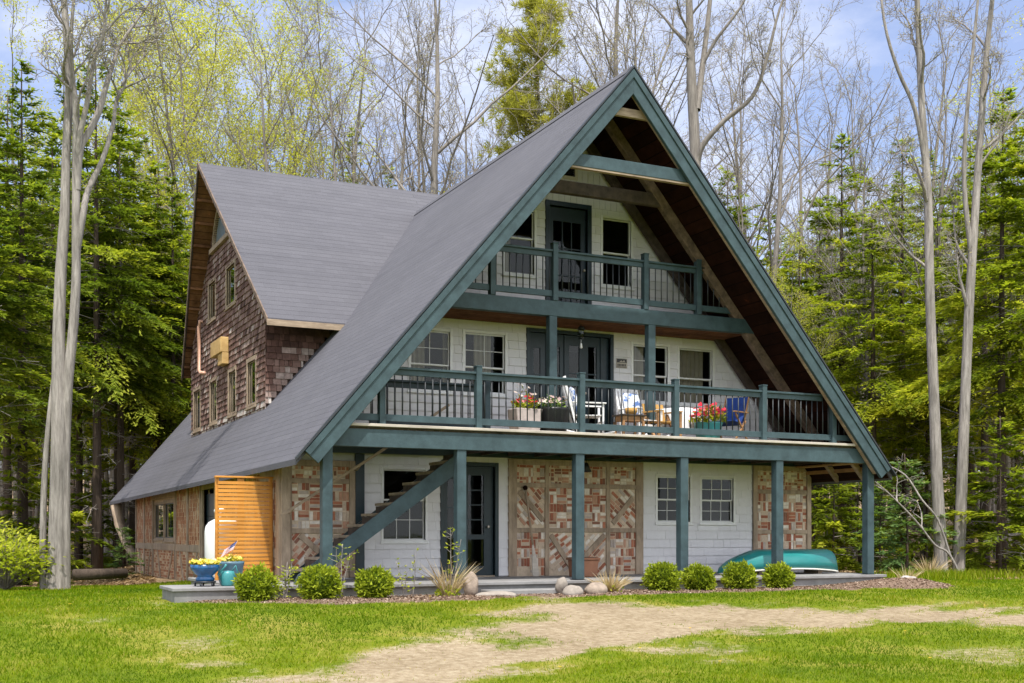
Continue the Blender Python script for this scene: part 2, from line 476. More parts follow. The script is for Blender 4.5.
# rake boards (front fascia)
for sg in (-1, 1):
    mb = MB(); c = math.cos(math.atan(SL)); s_ = math.sin(math.atan(SL))
    xb = 6.42
    p = [(0, TOP - .052), (xb * sg, TOP - SL * xb - .052), ((xb - .31 * s_) * sg, TOP - SL * xb - .052 - .31 * c), (0, TOP - .052 - .31 / c)]
    mb.prism([(XC + x, -.30, z) for x, z in p], (0, .075, 0))
    p2 = [(0, TOP - .05), (xb * sg, TOP - SL * xb - .05), ((xb - .11 * s_) * sg, TOP - SL * xb - .05 - .11 * c), (0, TOP - .05 - .11 / c)]
    mb.prism([(XC + x, -.325, z - .002) for x, z in p2], (0, .024, 0))
    o = mb.build('rake_board', 'teal', house, bevel=.006)
    mb = MB()    # pale inner sub-fascia seen from below
    p = [(0.05 * sg, TOP - .48), ((xb - .30) * sg, TOP - SL * (xb - .30) - .475), ((xb - .33) * sg, TOP - SL * (xb - .30) - .51), (0.05 * sg, TOP - .52)]
    mb.prism([(XC + x, -.222, z) for x, z in p], (0, .09, 0))
    mb.build('rake_lining', 'timber_h', house)


# rafters: pairs of timbers under the slopes
def rafter_pair(y, w, h, x0=.0, x1=6.3, m='rafter', name='rafter'):
    for sg in (-1, 1):
        mb = MB()
        mb.prism([(XC + x0 * sg, y - w / 2, TOP - SL * x0 - .155), (XC + x1 * sg, y - w / 2, TOP - SL * x1 - .155), (XC + x1 * sg, y - w / 2, TOP - SL * x1 - .155 - h * 1.53), (XC + x0 * sg, y - w / 2, TOP - SL * x0 - .155 - h * 1.53)], (0, w, 0))
        mb.build(name, m, house, bevel=.008)


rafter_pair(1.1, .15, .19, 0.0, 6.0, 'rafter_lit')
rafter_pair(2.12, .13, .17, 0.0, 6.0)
mb = MB(); mb.box(-1.70, 1.38, -.2, -.08, 7.77, 8.01); mb.build('collar_beam', 'teal', house, bevel=.008)
mb = MB(); mb.box(-1.68, 1.36, -.19, -.09, 7.735, 7.767); mb.build('collar_trim', 'timber_h', house)
mb = MB(); mb.box(-1.72, 1.40, 1.03, 1.17, 7.63, 7.88); mb.build('collar_beam', 'rafter', house, bevel=.008)
mb = MB(); mb.box(XC - .5, XC + .5, -.14, -.06, 8.88, 9.04); mb.build('collar_beam', 'timber_h', house, bevel=.005)
# exposed rafter tails under the right eave
for y in (.5, 1.35, 3.0, 3.9):
    mb = MB(); mb.prism([(XC + 5.7, y - .05, TOP - SL * 5.7 - .16), (XC + 6.4, y - .05, TOP - SL * 6.4 - .16), (XC + 6.4, y - .05, TOP - SL * 6.4 - .3), (XC + 5.7, y - .05, TOP - SL * 5.7 - .36)], (0, .1, 0))
    mb.build('rafter_tail', 'timber_h', house)
mb = MB(); mb.box(5.75, 6.3, .2, 2.2, 2.40, 2.43); mb.box(6.12, 6.2, -.1, 2.28, 2.25, 2.40); mb.build('eave_lining', 'wood_light', house)


# ---- walls
def intervals(lo, hi, cuts):
    segs = [(lo, hi)]
    for a, b in cuts:
        out = []
        for p, q in segs:
            if b <= p or a >= q: out.append((p, q)); continue
            if a > p: out.append((p, a))
            if b < q: out.append((b, q))
        segs = out
    return segs


def strip_wall(mb, mp, span, z0, z1, opens, n0=-.12, n1=0.0, step=.1):
    zs = sorted(set([z0, z1] + [z for o in opens for z in o[2:] if z0 < z < z1] + [z0 + step * i for i in range(1, int((z1 - z0) / step) + 1) if z0 + step * i < z1 - .002]))
    for a, b in zip(zs, zs[1:]):
        if b - a < .002: continue
        lo, hi = span((a + b) / 2)
        cuts = [(o[0], o[1]) for o in opens if o[2] < b - .001 and o[3] > a + .001]
        for p, q in intervals(lo, hi, cuts):
            mb.mbox(mp, p, q, n0, n1, a, b)


def shingles(mb, mp, span, z0, z1, opens, course, w=(.10, .24), thick=.018, tone=lambda s, z: random.random(), gap=.004, jitter=.0):
    nrow = max(1, round((z1 - z0) / course)); ch = (z1 - z0) / nrow
    for r in range(nrow):
        a = z0 + r * ch; b = a + ch
        lo, hi = span((a + b) / 2)
        if hi - lo < .05: continue
        bps = [lo]; x = lo + random.uniform(.2, 1) * w[0]
        while x < hi - .04: bps.append(x); x += random.uniform(*w)
        bps.append(hi)
        for o in opens:
            if o[2] < b and o[3] > a:
                for e in (o[0], o[1]):
                    if lo < e < hi: bps.append(e)
        bps = sorted(bps)
        for p, q in zip(bps, bps[1:]):
            if q - p < .012: continue
            mid = (p + q) / 2; za, zb = a, b
            skip = False
            for o in opens:
                if o[0] - .001 <= mid <= o[1] + .001 and o[2] < zb and o[3] > za:
                    if o[2] <= za and o[3] >= zb: skip = True; break
                    if o[2] > za: zb = o[2]
                    else: za = o[3]
            if skip or zb - za < .015: continue
            zj = za - random.random() * jitter
            t = thick * random.uniform(.8, 1.25)
            mb.tone = min(1, max(0, tone(mid, a)))
            g = gap * random.uniform(.3, 1.2)
            mb.add([mp(p + g, t, zj), mp(q - g, t, zj), mp(q - g, .004, zb + .012), mp(p + g, .004, zb + .012), mp(p + g, 0.001, zj), mp(q - g, 0.001, zj)],
                   [(0, 1, 2, 3), (0, 4, 5, 1), (0, 3, 4), (1, 5, 2)])


# openings (x0, x1, z0, z1)
W1 = dict(big=(-4.28, -3.40, .75, 2.14), door=(-3.0, -1.88, 0.0, 2.24), r1=(2.04, 2.89, 1.14, 2.13), r2=(3.20, 4.06, 1.14, 2.12))
W2 = dict(a=(-3.71, -2.87, 3.74, 4.92), b=(-2.54, -1.65, 3.74, 4.94), door=(-1.08, .84, 2.78, 5.06), c=(1.42, 2.30, 3.76, 4.97), d=(2.61, 3.49, 3.76, 4.97))
W3 = dict(a=(-1.66, -.98, 6.24, 7.54), door=(-.62, .28, 5.5, 7.74), b=(.66, 1.36, 6.20, 7.62), v=(-.40, -.02, 8.40, 8.60))
roofspan = lambda off: (lambda z: (XC - (TOP - off - z) / SL, XC + (TOP - off - z) / SL))
wall = MB()
strip_wall(wall, FRONT, lambda z: (-6.25, 6.25), 0, 2.42, list(W1.values()))
strip_wall(wall, FRONT, lambda z: (XC - min(6.05, (TOP - .1 - z) / SL), XC + min(6.05, (TOP - .1 - z) / SL)), 2.42, 9.5, list(W2.values()) + list(W3.values()))
front_wall = wall.build('front_wall', 'backing', house)
sh = MB()
tw = lambda s, z: random.gauss(.5, .14)
for lo, hi in ((-4.85, -1.5), (1.60, 4.57)):
    shingles(sh, FRONT, lambda z, l=lo, h=hi: (l, h), 0.02, 2.42, list(W1.values()), .19, (.16, .34), .032, tw, .0014)
shingles(sh, FRONT, roofspan(.16), 2.80, 5.185, list(W2.values()), .172, (.14, .32), .028, tw, .002)
shingles(sh, FRONT, roofspan(.16), 5.5, 7.78, list(W3.values()), .172, (.14, .32), .028, tw, .002)
# upright boards in the gable peak
x = -1.8
while x < 1.8:
    zt = min(TOP - .2 - SL * abs(x - XC), TOP - .2 - SL * abs(x + .14 - XC))
    if zt > 7.85:
        sh.tone = random.gauss(.5, .1)
        if x + .14 > W3['v'][0] and x < W3['v'][1]:
            sh.mbox(FRONT, x + .003, x + .137, 0.001, .016, 7.795, W3['v'][2]); sh.mbox(FRONT, x + .003, x + .137, 0.001, .016, W3['v'][3], zt)
        else: sh.mbox(FRONT, x + .003, x + .137, 0.001, .016, 7.795, zt)
    x += .14
sh.build('white_siding', 'siding', front_wall)

# inner shell: floors, partition, back and right walls, keeps rooms dark
mb = MB()
mb.box(-6.2, 6.2, 2.45, 22.5, -.1, 0.0); mb.box(-6.0, 6.0, 2.45, 22.5, 2.6, 2.75); mb.box(-3.7, 3.7, 2.45, 22.5, 5.3, 5.47)
mb.build('inner_floor', 'floor_in', house)
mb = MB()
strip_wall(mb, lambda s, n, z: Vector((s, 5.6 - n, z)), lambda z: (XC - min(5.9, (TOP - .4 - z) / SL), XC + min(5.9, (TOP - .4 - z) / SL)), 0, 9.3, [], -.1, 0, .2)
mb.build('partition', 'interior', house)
mb = MB()
strip_wall(mb, lambda s, n, z: Vector((s, 20.7 + n, z)), lambda z: (XC - min(6.1, (TOP - .42 - z) / SL), XC + min(6.1, (TOP - .42 - z) / SL)), -.9, 9.2, [], -.1, 0, .3)
mb.box(6.2, 6.3, 2.3, 20.7, -.5, 2.55)
mb.build('rear_wall', 'cedar_back', house)


# ---- windows and doors
def window(op, mp, casing=.08, frame='white', split=.5, cols=2, rows=2, grid='both', curtain=None, sill=True, parent=house, depth=.05, sashm=None):
    s0, s1, z0, z1 = op
    mid = mp((s0 + s1) / 2, 0, z0)
    w = MB()
    c = casing
    w.mbox(mp, s0 - c, s0, -.1, .032, z0 - c, z1 + c); w.mbox(mp, s1, s1 + c, -.1, .032, z0 - c, z1 + c)
    w.mbox(mp, s0 + .001, s1 - .001, -.1, .030, z1, z1 + c); w.mbox(mp, s0 + .001, s1 - .001, -.1, .030, z0 - c, z0)
    if sill: w.mbox(mp, s0 - c - .02, s1 + c + .02, .0322, .06, z0 - c - .025, z0 - c + .012)
    root = w.build('window', frame, parent, bevel=.004)
    sm = sashm or frame
    zs = z0 + (z1 - z0) * split
    s = MB(); t = .028
    for (a, b, n0, n1) in ((zs, z1, -.045, -.02), (z0, zs + .02, -.075, -.05)) if 0 < split < 1 else ((z0, z1, -.045, -.02),):
        s.mbox(mp, s0, s0 + t, n0, n1, a, b); s.mbox(mp, s1 - t, s1, n0, n1, a, b)
        s.mbox(mp, s0 + t, s1 - t, n0, n1 + .001, b - t, b); s.mbox(mp, s0 + t, s1 - t, n0, n1 + .001, a, a + t)
        up = a > z0 + .01
        if grid == 'both' or (grid == 'top' and up) or (grid == 'bottom' and not up):
            for i in range(1, cols):
                x = s0 + t + (s1 - s0 - 2 * t) * i / cols; s.mbox(mp, x - .006, x + .006, n0 + .004, n1 - .004, a + t, b - t)
            for i in range(1, rows):
                z = a + t + (b - a - 2 * t) * i / rows; s.mbox(mp, s0 + t, s1 - t, n0 + .006, n1 - .006, z - .006, z + .006)
    s.build('sash', sm, root)
    g = MB()
    if 0 < split < 1:
        g.pane(mp, s0 + .01, s1 - .01, -.034, zs, z1 - .01); g.pane(mp, s0 + .01, s1 - .01, -.064, z0 + .01, zs)
    else: g.pane(mp, s0 + .01, s1 - .01, -.034, z0 + .01, z1 - .01)
    g.build('pane', 'glass', root)
    if curtain:
        k = MB(); k.smooth = True
        for (a, b) in curtain:
            n = max(6, int((b - a) / .025)); vs = []
            for i in range(n + 1):
                x = s0 + (s1 - s0) * (a + (b - a) * 0) + (b - a) * (s1 - s0) * i / n
                off = -.16 + .025 * math.sin(i * 1.3) + .008 * math.sin(i * 3.1)
                vs += [mp(x, off, z0 - .05), mp(x, off, z1 + .02)]
            k.add(vs, [(2 * i, 2 * i + 2, 2 * i + 3, 2 * i + 1) for i in range(n)])
        k.build('curtain', 'curtain', root, normals=False)
    return root


window(W1['big'], FRONT, .045, 'white', .56, 3, 2, 'bottom', None)
window(W1['r1'], FRONT, .05, 'white', .48, 3, 2); window(W1['r2'], FRONT, .05, 'white', .48, 3, 2)
window(W2['a'], FRONT, .055, 'white', .42, 2, 2, 'top', [(0, .45), (.9, 1)]); window(W2['b'], FRONT, .055, 'white', .42, 2, 2, 'top', [(.3, .75)])
window(W2['c'], FRONT, .055, 'white', .45, 2, 2, 'top', [(0, .4)]); window(W2['d'], FRONT, .055, 'white', .45, 2, 2, 'none', [(.15, .85)])
window(W3['a'], FRONT, .055, 'white', .56, 1, 1, 'none', [(0, .3)]); window(W3['b'], FRONT, .055, 'white', .48, 1, 1, 'none', None)
# louvred vent in the peak
v = MB(); s0, s1, z0, z1 = W3['v']
v.mbox(FRONT, s0 - .07, s0, -.05, .03, z0 - .07, z1 + .07); v.mbox(FRONT, s1, s1 + .07, -.05, .03, z0 - .07, z1 + .07)
v.mbox(FRONT, s0 + .001, s1 - .001, -.05, .028, z1, z1 + .07); v.mbox(FRONT, s0 + .001, s1 - .001, -.05, .028, z0 - .07, z0)
vent = v.build('gable_vent', 'cream', house)
v = MB(); v.mbox(FRONT, s0, s1, -.11, -.08, z0, z1)
for i in range(5): v.mbox(FRONT, s0, s1, -.05, -.02, z0 + .02 + i * .04, z0 + .03 + i * .04)
v.build('louvre', 'black', vent)


def door(op, casing, panes, handle, parent=house, stiles=()):
    """teal door set: op opening, panes (x0,x1,z0,z1,cols,rows), handle (x,z)"""
    s0, s1, z0, z1 = op; mp = FRONT
    w = MB(); c = casing
    w.mbox(mp, s0 - c, s0, -.12, .045, z0, z1 + c); w.mbox(mp, s1, s1 + c, -.12, .045, z0, z1 + c); w.mbox(mp, s0 + .001, s1 - .001, -.12, .043, z1, z1 + c)
    root = w.build('door', 'teal_dark', parent, bevel=.005)
    lf = MB()
    strip_wall(lf, mp, lambda z: (s0, s1), z0 + .03, z1, [p[:4] for p in panes], -.09, -.05, 5)
    for x in stiles: lf.mbox(mp, x - .025, x + .025, -.0495, -.025, z0 + .03, z1 - .002)
    for (a, b, c0, c1, cols, rows) in panes:
        for i in range(1, cols): lf.mbox(mp, a + (b - a) * i / cols - .01, a + (b - a) * i / cols + .01, -.08, -.052, c0, c1)
        for i in range(1, rows): lf.mbox(mp, a, b, -.078, -.054, c0 + (c1 - c0) * i / rows - .012, c0 + (c1 - c0) * i / rows + .012)
    lf.build('door_leaf', 'teal_dark', root)
    g = MB()
    for p in panes: g.pane(mp, p[0], p[1], -.072, p[2], p[3])
    g.build('pane', 'glass', root)
    th = MB(); th.mbox(mp, s0, s1, -.1, .03, z0, z0 + .028); th.build('threshold', 'tread', root)
    if handle:
        h = MB(); x, z = handle
        p = mp(x, -.048, z); q = mp(x, .012, z)
        h.tube([p, q], [.025, .012], 8); h.tube([q, mp(x, .03, z)], [.03, .026], 8)
        h.build('handle', 'decklip', root)
    return root


door(W1['door'], .08, [(-2.90, -2.74, .25, 1.98, 1, 3), (-2.45, -2.09, .86, 2.06, 1, 4), (-2.45, -2.09, .22, .76, 1, 1)], (-2.02, 1.02), stiles=(-2.62,))
door(W2['door'], .08, [(-.96, -.80, 3.1, 4.75, 1, 3), (-.50, -.34, 3.1, 4.8, 1, 3), (-.12, .13, 3.1, 4.85, 1, 3), (.34, .55, 3.1, 4.85, 1, 3)], (.24, 3.85), stiles=(-.65, -.22, .66))
door(W3['door'], .10, [(-.50, .16, 5.75, 7.45, 3, 3)], (.21, 6.45))

# right-hand corner posts, pilasters
mb = MB(); mb.mbox(FRONT, -4.86, -4.68, .002, .07, 0, 2.42); mb.build('pilaster', 'teal_dark', house)


# ---- half-timbered brick panels
def brick_panel(mp, s0, s1, z0, z1, verts, hors, diags, brickm='brick', mortar='mortar', tm='timber', cellpat='mixed', cut=None, n0=.004, parent=house, seed=1, tw=.047):
    rs = random.Random(seed)
    b = MB(); b.mbox(mp, s0, s1, n0 - .003, n0 + .012, z0, z1)
    b.mi = 1
    nb = n0 + .0122

    def brick(x, z, w, h, rot=0):
        if cut and cut(x, z): return
        if x - w / 2 < s0 + .01 or x + w / 2 > s1 - .01 or z - h / 2 < z0 + .01 or z + h / 2 > z1 - .01: return
        b.tone = rs.random(); d = nb + rs.uniform(.004, .014)
        c, s_ = math.cos(rot), math.sin(rot); pts = []
        for n in (nb, d):
            for (p, q) in ((-w / 2, -h / 2), (w / 2, -h / 2), (w / 2, h / 2), (-w / 2, h / 2)):
                pts.append(mp(x + p * c - q * s_, n, z + p * s_ + q * c))
        b.hexa(pts)
    xs = [s0] + sorted(verts) + [s1]; zs = [z0] + sorted(hors) + [z1]
    for i, (xa, xb) in enumerate(zip(xs, xs[1:])):
        for j, (za, zb) in enumerate(zip(zs, zs[1:])):
            dg = [d for d in diags if xa <= (d[0] + d[2]) / 2 <= xb and za <= (d[1] + d[3]) / 2 <= zb]
            cx, cz = (xb - xa), (zb - za)
            if cellpat == 'courses':
                if j == 0:
                    z = za + .05; r = 0
                    while z < zb:
                        x = xa + (.11 if r % 2 else 0)
                        while x < xb + .1: brick(x + .1, z, .19, .06); x += .21
                        z += .078; r += 1
                else:
                    x = xa + .05; r = 0
                    while x < xb:
                        z = za + (.11 if r % 2 else 0)
                        while z < zb: brick(x, z + .1, .062, .19); z += .21
                        x += .085; r += 1
                continue
            if dg:
                d = dg[0]; ang = math.atan2(d[3] - d[1], d[2] - d[0]) + (PI / 2 if rs.random() < .35 else 0)
                c, s_ = math.cos(ang), math.sin(ang); R = (cx + cz)
                q = -R
                while q < R:
                    p = -R + rs.random() * .1
                    while p < R:
                        w = rs.choice((.19, .19, .13, .1))
                        x = (xa + xb) / 2 + (p + w / 2) * c - q * s_; z = (za + zb) / 2 + (p + w / 2) * s_ + q * c
                        if xa + .06 < x < xb - .06 and za + .06 < z < zb - .06: brick(x, z, w, .058, ang)
                        p += w + .02
                    q += .078
                continue
            small = j == len(zs) - 2
            blk = .205 if not small else .17
            nx = max(1, round(cx / blk)); nz = max(1, round(cz / blk)); bw, bh = cx / nx, cz / nz
            for p in range(nx):
                for q in range(nz):
                    ox, oz = xa + p * bw, za + q * bh; r = rs.random()
                    if small and r < .5:
                        for a_ in range(2):
                            for b2 in range(2): 
                                if rs.random() < .85: brick(ox + bw * (.27 + .5 * a_), oz + bh * (.27 + .5 * b2), bw * rs.uniform(.25, .45), bh * rs.uniform(.25, .45))
                    elif ((p + q) % 2 == 0) == (r < .8):
                        for k in range(3): brick(ox + bw / 2, oz + bh * (k + .5) / 3, bw * rs.uniform(.8, .97), bh / 3 * .84)
                    else:
                        for k in range(3): brick(ox + bw * (k + .5) / 3, oz + bh / 2, bw / 3 * .84, bh * rs.uniform(.8, .97))
    root = b.build('brick_panel', [mortar, brickm], parent)
    t = MB()
    for x in verts: t.mbox(mp, x - tw, x + tw, n0 + .0125, .055, z0, z1)
    for z in hors: t.mbox(mp, s0, s1, n0 + .0125, .050, z - tw, z + tw)
    t.mbox(mp, s0 - .03, s0 + .09, n0 + .0125, .06, z0, z1); t.mbox(mp, s1 - .09, s1 + .03, n0 + .0125, .06, z0, z1); t.mbox(mp, s0 + .09, s1 - .09, n0 + .0125, .052, z1 - .12, z1)
    for (xa, za, xb, zb) in diags:
        a = mp(xa, .034, za); c_ = mp(xb, .034, zb)
        t.bar(a, c_, .03, .11, up=Vector((c_ - a)).cross(mp(0, 1, 0) - mp(0, 0, 0)))
    t.build('timber_frame', tm, root, bevel=.004)
    return root


brick_panel(FRONT, -6.2, -4.89, .03, 2.28, [], [.93, 1.88], [(-5.95, .85, -5.3, .3)], seed=3)
brick_panel(FRONT, -1.48, 1.56, .0, 2.42, [-.69, .02, .78], [.95, 1.88], [(-1.33, 1.75, -.78, 1.15), (.9, 1.1, 1.4, 1.65), (-.6, .85, -.1, .15), (.12, .3, .7, .85)], seed=5)
brick_panel(FRONT, 4.62, 6.22, .03, 2.44, [], [.92, 1.84], [], seed=9)
# wood trims round them
mb = MB(); mb.mbox(FRONT, -1.58, -1.50, .001, .06, 0, 2.42); mb.build('corner_board', 'timber', house)
mb = MB(); mb.mbox(FRONT, 1.585, 1.65, .001, .06, 0, 2.42); mb.build('corner_board', 'timber', house)

# ---- left side wall (half-timbered, under the eave)
SW = [(13.7, 17.0, .72, 1.78), (8.3, 9.7, -.35, 1.95)]
mb = MB(); strip_wall(mb, SIDE, lambda z: (2.3, 20.7), -.95, 2.48, SW, -.14, 0, .6); side_wall = mb.build('side_wall', 'mortar_dark', house)
incut = lambda x, z: any(o[0] - .15 < x < o[1] + .15 and o[2] - .15 < z < o[3] + .15 for o in SW)
for k, (a, b) in enumerate(((2.5, 8.1), (9.9, 13.4), (17.2, 20.6))):
    brick_panel(SIDE, a, b, -.85, 2.2, [a + (b - a) * .5] if b - a > 3.3 else [], [.5], [(a + .5, .4, a + 1.2, -.75), (b - .6, .4, b - 1.5, -.75)], 'brick_red', 'mortar_dark', 'timber', 'courses', None, seed=20 + k, tw=.09)
brick_panel(SIDE, 13.4, 17.2, -.85, .56, [], [.5], [(13.9, .4, 14.9, -.75), (16.4, .4, 15.6, -.75)], 'brick_red', 'mortar_dark', 'timber', 'courses', seed=31, tw=.09)
mb = MB(); mb.mbox(SIDE, 13.4, 17.2, .003, .06, 1.88, 2.2); mb.build('lintel_board', 'timber_h', house)
window((13.75, 15.3, .76, 1.74), SIDE, .1, 'timber', 1.5, 2, 1, 'both', None, sashm='teal_dark')
window((15.42, 16.95, .76, 1.74), SIDE, .06, 'timber', 1.5, 2, 1, 'both', None, sashm='teal_dark')
mb = MB()
for z in (0, .55, 1.1, 1.65): mb.mbox(SIDE, 8.3, 9.7, -.10, -.06, -.35 + z, .19 + z)
dr = mb.build('side_door', 'teal_dark', house)
mb = MB(); mb.mbox(SIDE, 8.2, 8.3, -.1, .05, -.5, 2.1); mb.mbox(SIDE, 9.7, 9.8, -.1, .05, -.5, 2.1); mb.mbox(SIDE, 8.3, 9.7, -.1, .048, 1.95, 2.1); mb.build('door_frame', 'timber', dr)
mb = MB(); mb.mbox(SIDE, 2.28, 2.46, -.15, .07, -.3, 2.5); mb.box(-6.32, -6.14, 2.2, 2.28, 0, 2.36); mb.build('corner_post', 'timber', house, bevel=.01)
mb = MB(); mb.mbox(SIDE, 2.3, 20.75, .003, .05, 2.21, 2.44); mb.build('wall_plate', 'timber_h', house)
mb = MB()
for i in range(12):
    a = 2.5 + i * .11; mb.mbox(SIDE, a, a + .1, .051, .066, 1.9, 2.40)
mb.build('board_skirt', 'timber', house)
# bent brace holding the rear eave
mb = MB(); mb.tube([(-6.70, 22.3, 1.85), (-6.62, 22.2, 1.2), (-6.45, 21.6, .5), (-6.3, 20.9, .1)], [.2, .18, .15, .12], 8); mb.build('eave_brace', 'timber', house)
mb = MB(); mb.prism([SIDE(2.2, .07, -.12), SIDE(20.8, .07, -.64), SIDE(20.8, .07, -1.3), SIDE(2.2, .07, -1.3)], (.16, 0, 0)); mb.build('side_footing', 'slab', house)

# ---- cross gable (dormer): roof, gable wall, cheek
DY, DZ, EZ, E0, E1 = 12.05, 10.65, 5.75, 6.8, 17.3
dormer = MB()
for (ey, sgn) in ((E0, -1), (E1, 1)):
    dormer.prism([(-5.42, ey, EZ), (5.42, ey, EZ), (5.95, DY, DZ), (-5.95, DY, DZ)], (0, 0, -.12))
dormer = dormer.build('dormer_roof', 'roof_cross', house)
mb = MB()
for (ey, d) in ((E0, 1), (E1, -1)):
    a = Vector((-5.425, ey, EZ)); b = Vector((-5.955, DY, DZ)); ext = Vector((-.03, 0, 0))
    q_ = .10 if d > 0 else .22
    mb.prism([a + Vector((0, 0, .015)), b + Vector((0, 0, .015)), b - Vector((0, 0, q_)), a - Vector((0, 0, q_))], ext)
mb.build('dormer_rake_board', 'rafter_lit', dormer)
mb = MB(); mb.box(-5.45, -3.45, E0 - .03, E0 - .002, EZ - .17, EZ - .03); mb.build('dormer_eave_board', 'timber_h', dormer)
mb = MB()
for (ey, d) in ((E0, 1), (E1, -1)):
    mb.prism([(-5.40, ey + d * .05, EZ - .10), (-4.9, ey + d * .05, EZ - .10), (-4.9, DY, DZ - .15), (-5.93, DY, DZ - .15)], (0, 0, -.03))
    for k in range(9):
        t = .08 + k * .1
        y = ey + (DY - ey) * t; z = EZ + (DZ - EZ) * t - .19; x0 = -5.40 - .53 * t
        mb.box(x0, -5.285, y - .04, y + .04, z - .07, z)
mb.build('dormer_soffit', 'soffit_lite', dormer)
dslope = (DZ - EZ) / (DY - E0)
dspan = lambda off: (lambda z: (max(7.54, DY - (DZ - off - z) / dslope), min(16.56, DY + (DZ - off - z) / dslope)))
DW = [(8.33, 9.45, 3.97, 5.05), (10.46, 11.55, 3.95, 5.07), (12.78, 13.89, 3.93, 5.08), (15.03, 16.28, 3.91, 5.08), (10.54, 11.83, 6.80, 7.82), (12.93, 14.11, 6.80, 7.83)]
DWn = [(a + .15, b - .15, c + .05, d) for a, b, c, d in DW]
ARCH = (12.05, 1.25, 8.72, 1.05)     # centre y, half width, sill z, rise
archop = [(ARCH[0] - ARCH[1] * math.sqrt(max(0, 1 - ((k + .5) / 24) ** 2)), ARCH[0] + ARCH[1] * math.sqrt(max(0, 1 - ((k + .5) / 24) ** 2)), ARCH[2] + ARCH[3] * k / 24, ARCH[2] + ARCH[3] * (k + 1) / 24) for k in range(24)]
mb = MB(); strip_wall(mb, DORM, dspan(.16), 3.3, 10.45, DWn + archop, -.12, 0, .1)
mb.box(-5.16, -2.5, 7.54, 7.66, 3.3, 5.7)
dw = mb.build('dormer_wall', 'cedar_back', dormer)
sh = MB()
edge = lambda s, z: (.92 + random.uniform(-.1, .1)) if z < 3.95 and random.random() < .6 else (random.gauss(.43, .19) + (.25 if random.random() < .09 else 0))
shingles(sh, DORM, dspan(.17), 3.68, 10.4, DWn + archop, .15, (.09, .22), .032, edge, .006, .012)
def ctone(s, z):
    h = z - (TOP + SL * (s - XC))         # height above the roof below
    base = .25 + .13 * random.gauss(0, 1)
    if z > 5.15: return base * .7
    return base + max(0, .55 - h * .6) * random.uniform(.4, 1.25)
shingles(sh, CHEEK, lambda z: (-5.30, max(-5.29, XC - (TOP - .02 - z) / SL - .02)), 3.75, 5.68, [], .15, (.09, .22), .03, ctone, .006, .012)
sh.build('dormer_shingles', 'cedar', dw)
for q_, o in enumerate(DWn): window(o, DORM, .1, 'timber', 1.5, 1, 1, 'none', [(.05, .95)] if q_ == 5 else None, parent=dormer)  # curtain of the last window is added to imitate pale reflected sky
# arched window
mb = MB(); n = 20
arc = [(ARCH[0] + ARCH[1] * math.cos(PI * i / n), ARCH[2] + ARCH[3] * math.sin(PI * i / n)) for i in range(n + 1)]
arco = [(ARCH[0] + (ARCH[1] + .1) * math.cos(PI * i / n), ARCH[2] + (ARCH[3] + .1) * math.sin(PI * i / n)) for i in range(n + 1)]
for i in range(n):
    q = [arc[i], arco[i], arco[i + 1], arc[i + 1]]
    mb.prism([DORM(a, -.1, b) for a, b in q], (-.145, 0, 0))
mb.mbox(DORM, ARCH[0] - 1.5, ARCH[0] + 1.5, -.1, .1, ARCH[2] - .12, ARCH[2])
mb.mbox(DORM, ARCH[0] - .02, ARCH[0] + .02, -.06, -.03, ARCH[2], ARCH[2] + ARCH[3])
aw = mb.build('arched_window', 'timber', dormer)
mb = MB(); mb.add([DORM(a, -.05, b) for a, b in arc], [tuple(range(len(arc)))]); mb.build('pane', 'sky_glass', aw, normals=False)
mb = MB(); mb.prism([DORM(a, -.09, b) for a, b in arc], (.006, 0, 0)); mb.build('sky_backing', 'cloth', aw)  # pale sheet added behind the pane to imitate reflected sky
mb = MB()
mb.mbox(DORM, 12.6, 16.7, .03, .045, 6.45, 6.62); mb.mbox(DORM, 8.0, 16.3, .026, .05, 8.0, 8.12) if False else None
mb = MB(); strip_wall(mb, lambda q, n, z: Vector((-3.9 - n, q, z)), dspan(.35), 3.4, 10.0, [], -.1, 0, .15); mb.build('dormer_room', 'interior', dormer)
# downpipe, bracket box
mb = MB(); mb.tube([(-5.30, 14.72, 6.95), (-5.40, 14.74, 6.95), (-5.41, 14.78, 6.8), (-5.41, 14.80, 5.55), (-5.40, 14.6, 5.47), (-5.38, 14.35, 5.43), (-5.30, 14.35, 5.42)], .05, 8); mb.build('downpipe', 'copper', dormer)
mb = MB(); mb.box(-5.52, -5.31, 11.35, 12.65, 5.60, 6.0); vb = mb.build('vent_hood', 'wood_box', dormer, bevel=.015)
mb = MB(); mb.box(-5.48, -5.31, 11.35, 11.9, 5.30, 5.595); mb.build('vent_chute', 'wood_box', vb, bevel=.01)

# ---- porch slab, posts, decks
mb = MB(); mb.box(-7.6, 6.3, -.16, 2.3, -.06, 0.0); mb.box(-8.72, -7.602, -.16, 1.08, -.06, -.002); mb.box(-7.6, -6.3, 2.302, 4.6, -.06, -.002)
slab = mb.build('porch_slab', 'slab', house, bevel=.008)
mb = MB(); mb.box(-7.6, 6.26, -.10, 2.25, -.6, -.062); mb.box(-8.68, -7.602, -.12, 1.04, -.6, -.062); mb.box(-7.55, -6.3, 2.252, 4.5, -.8, -.062); mb.build('slab_base', 'slab', slab)
mb = MB(); mb.box(-3.3, -1.7, -.7, -.18, -.35, -.13); mb.build('entry_step', 'slab', slab, bevel=.01)
for x in (-6.12, -3.63, -1.2, 1.15, 3.49, 5.92):
    mb = MB(); mb.box(x - .09, x + .09, -.09, .09, .012, 2.38); p = mb.build('porch_post', 'teal', house, bevel=.008)
    mb = MB(); mb.box(x - .11, x + .11, -.105, .105, 0.001, .012); mb.build('post_foot', 'iron', p)
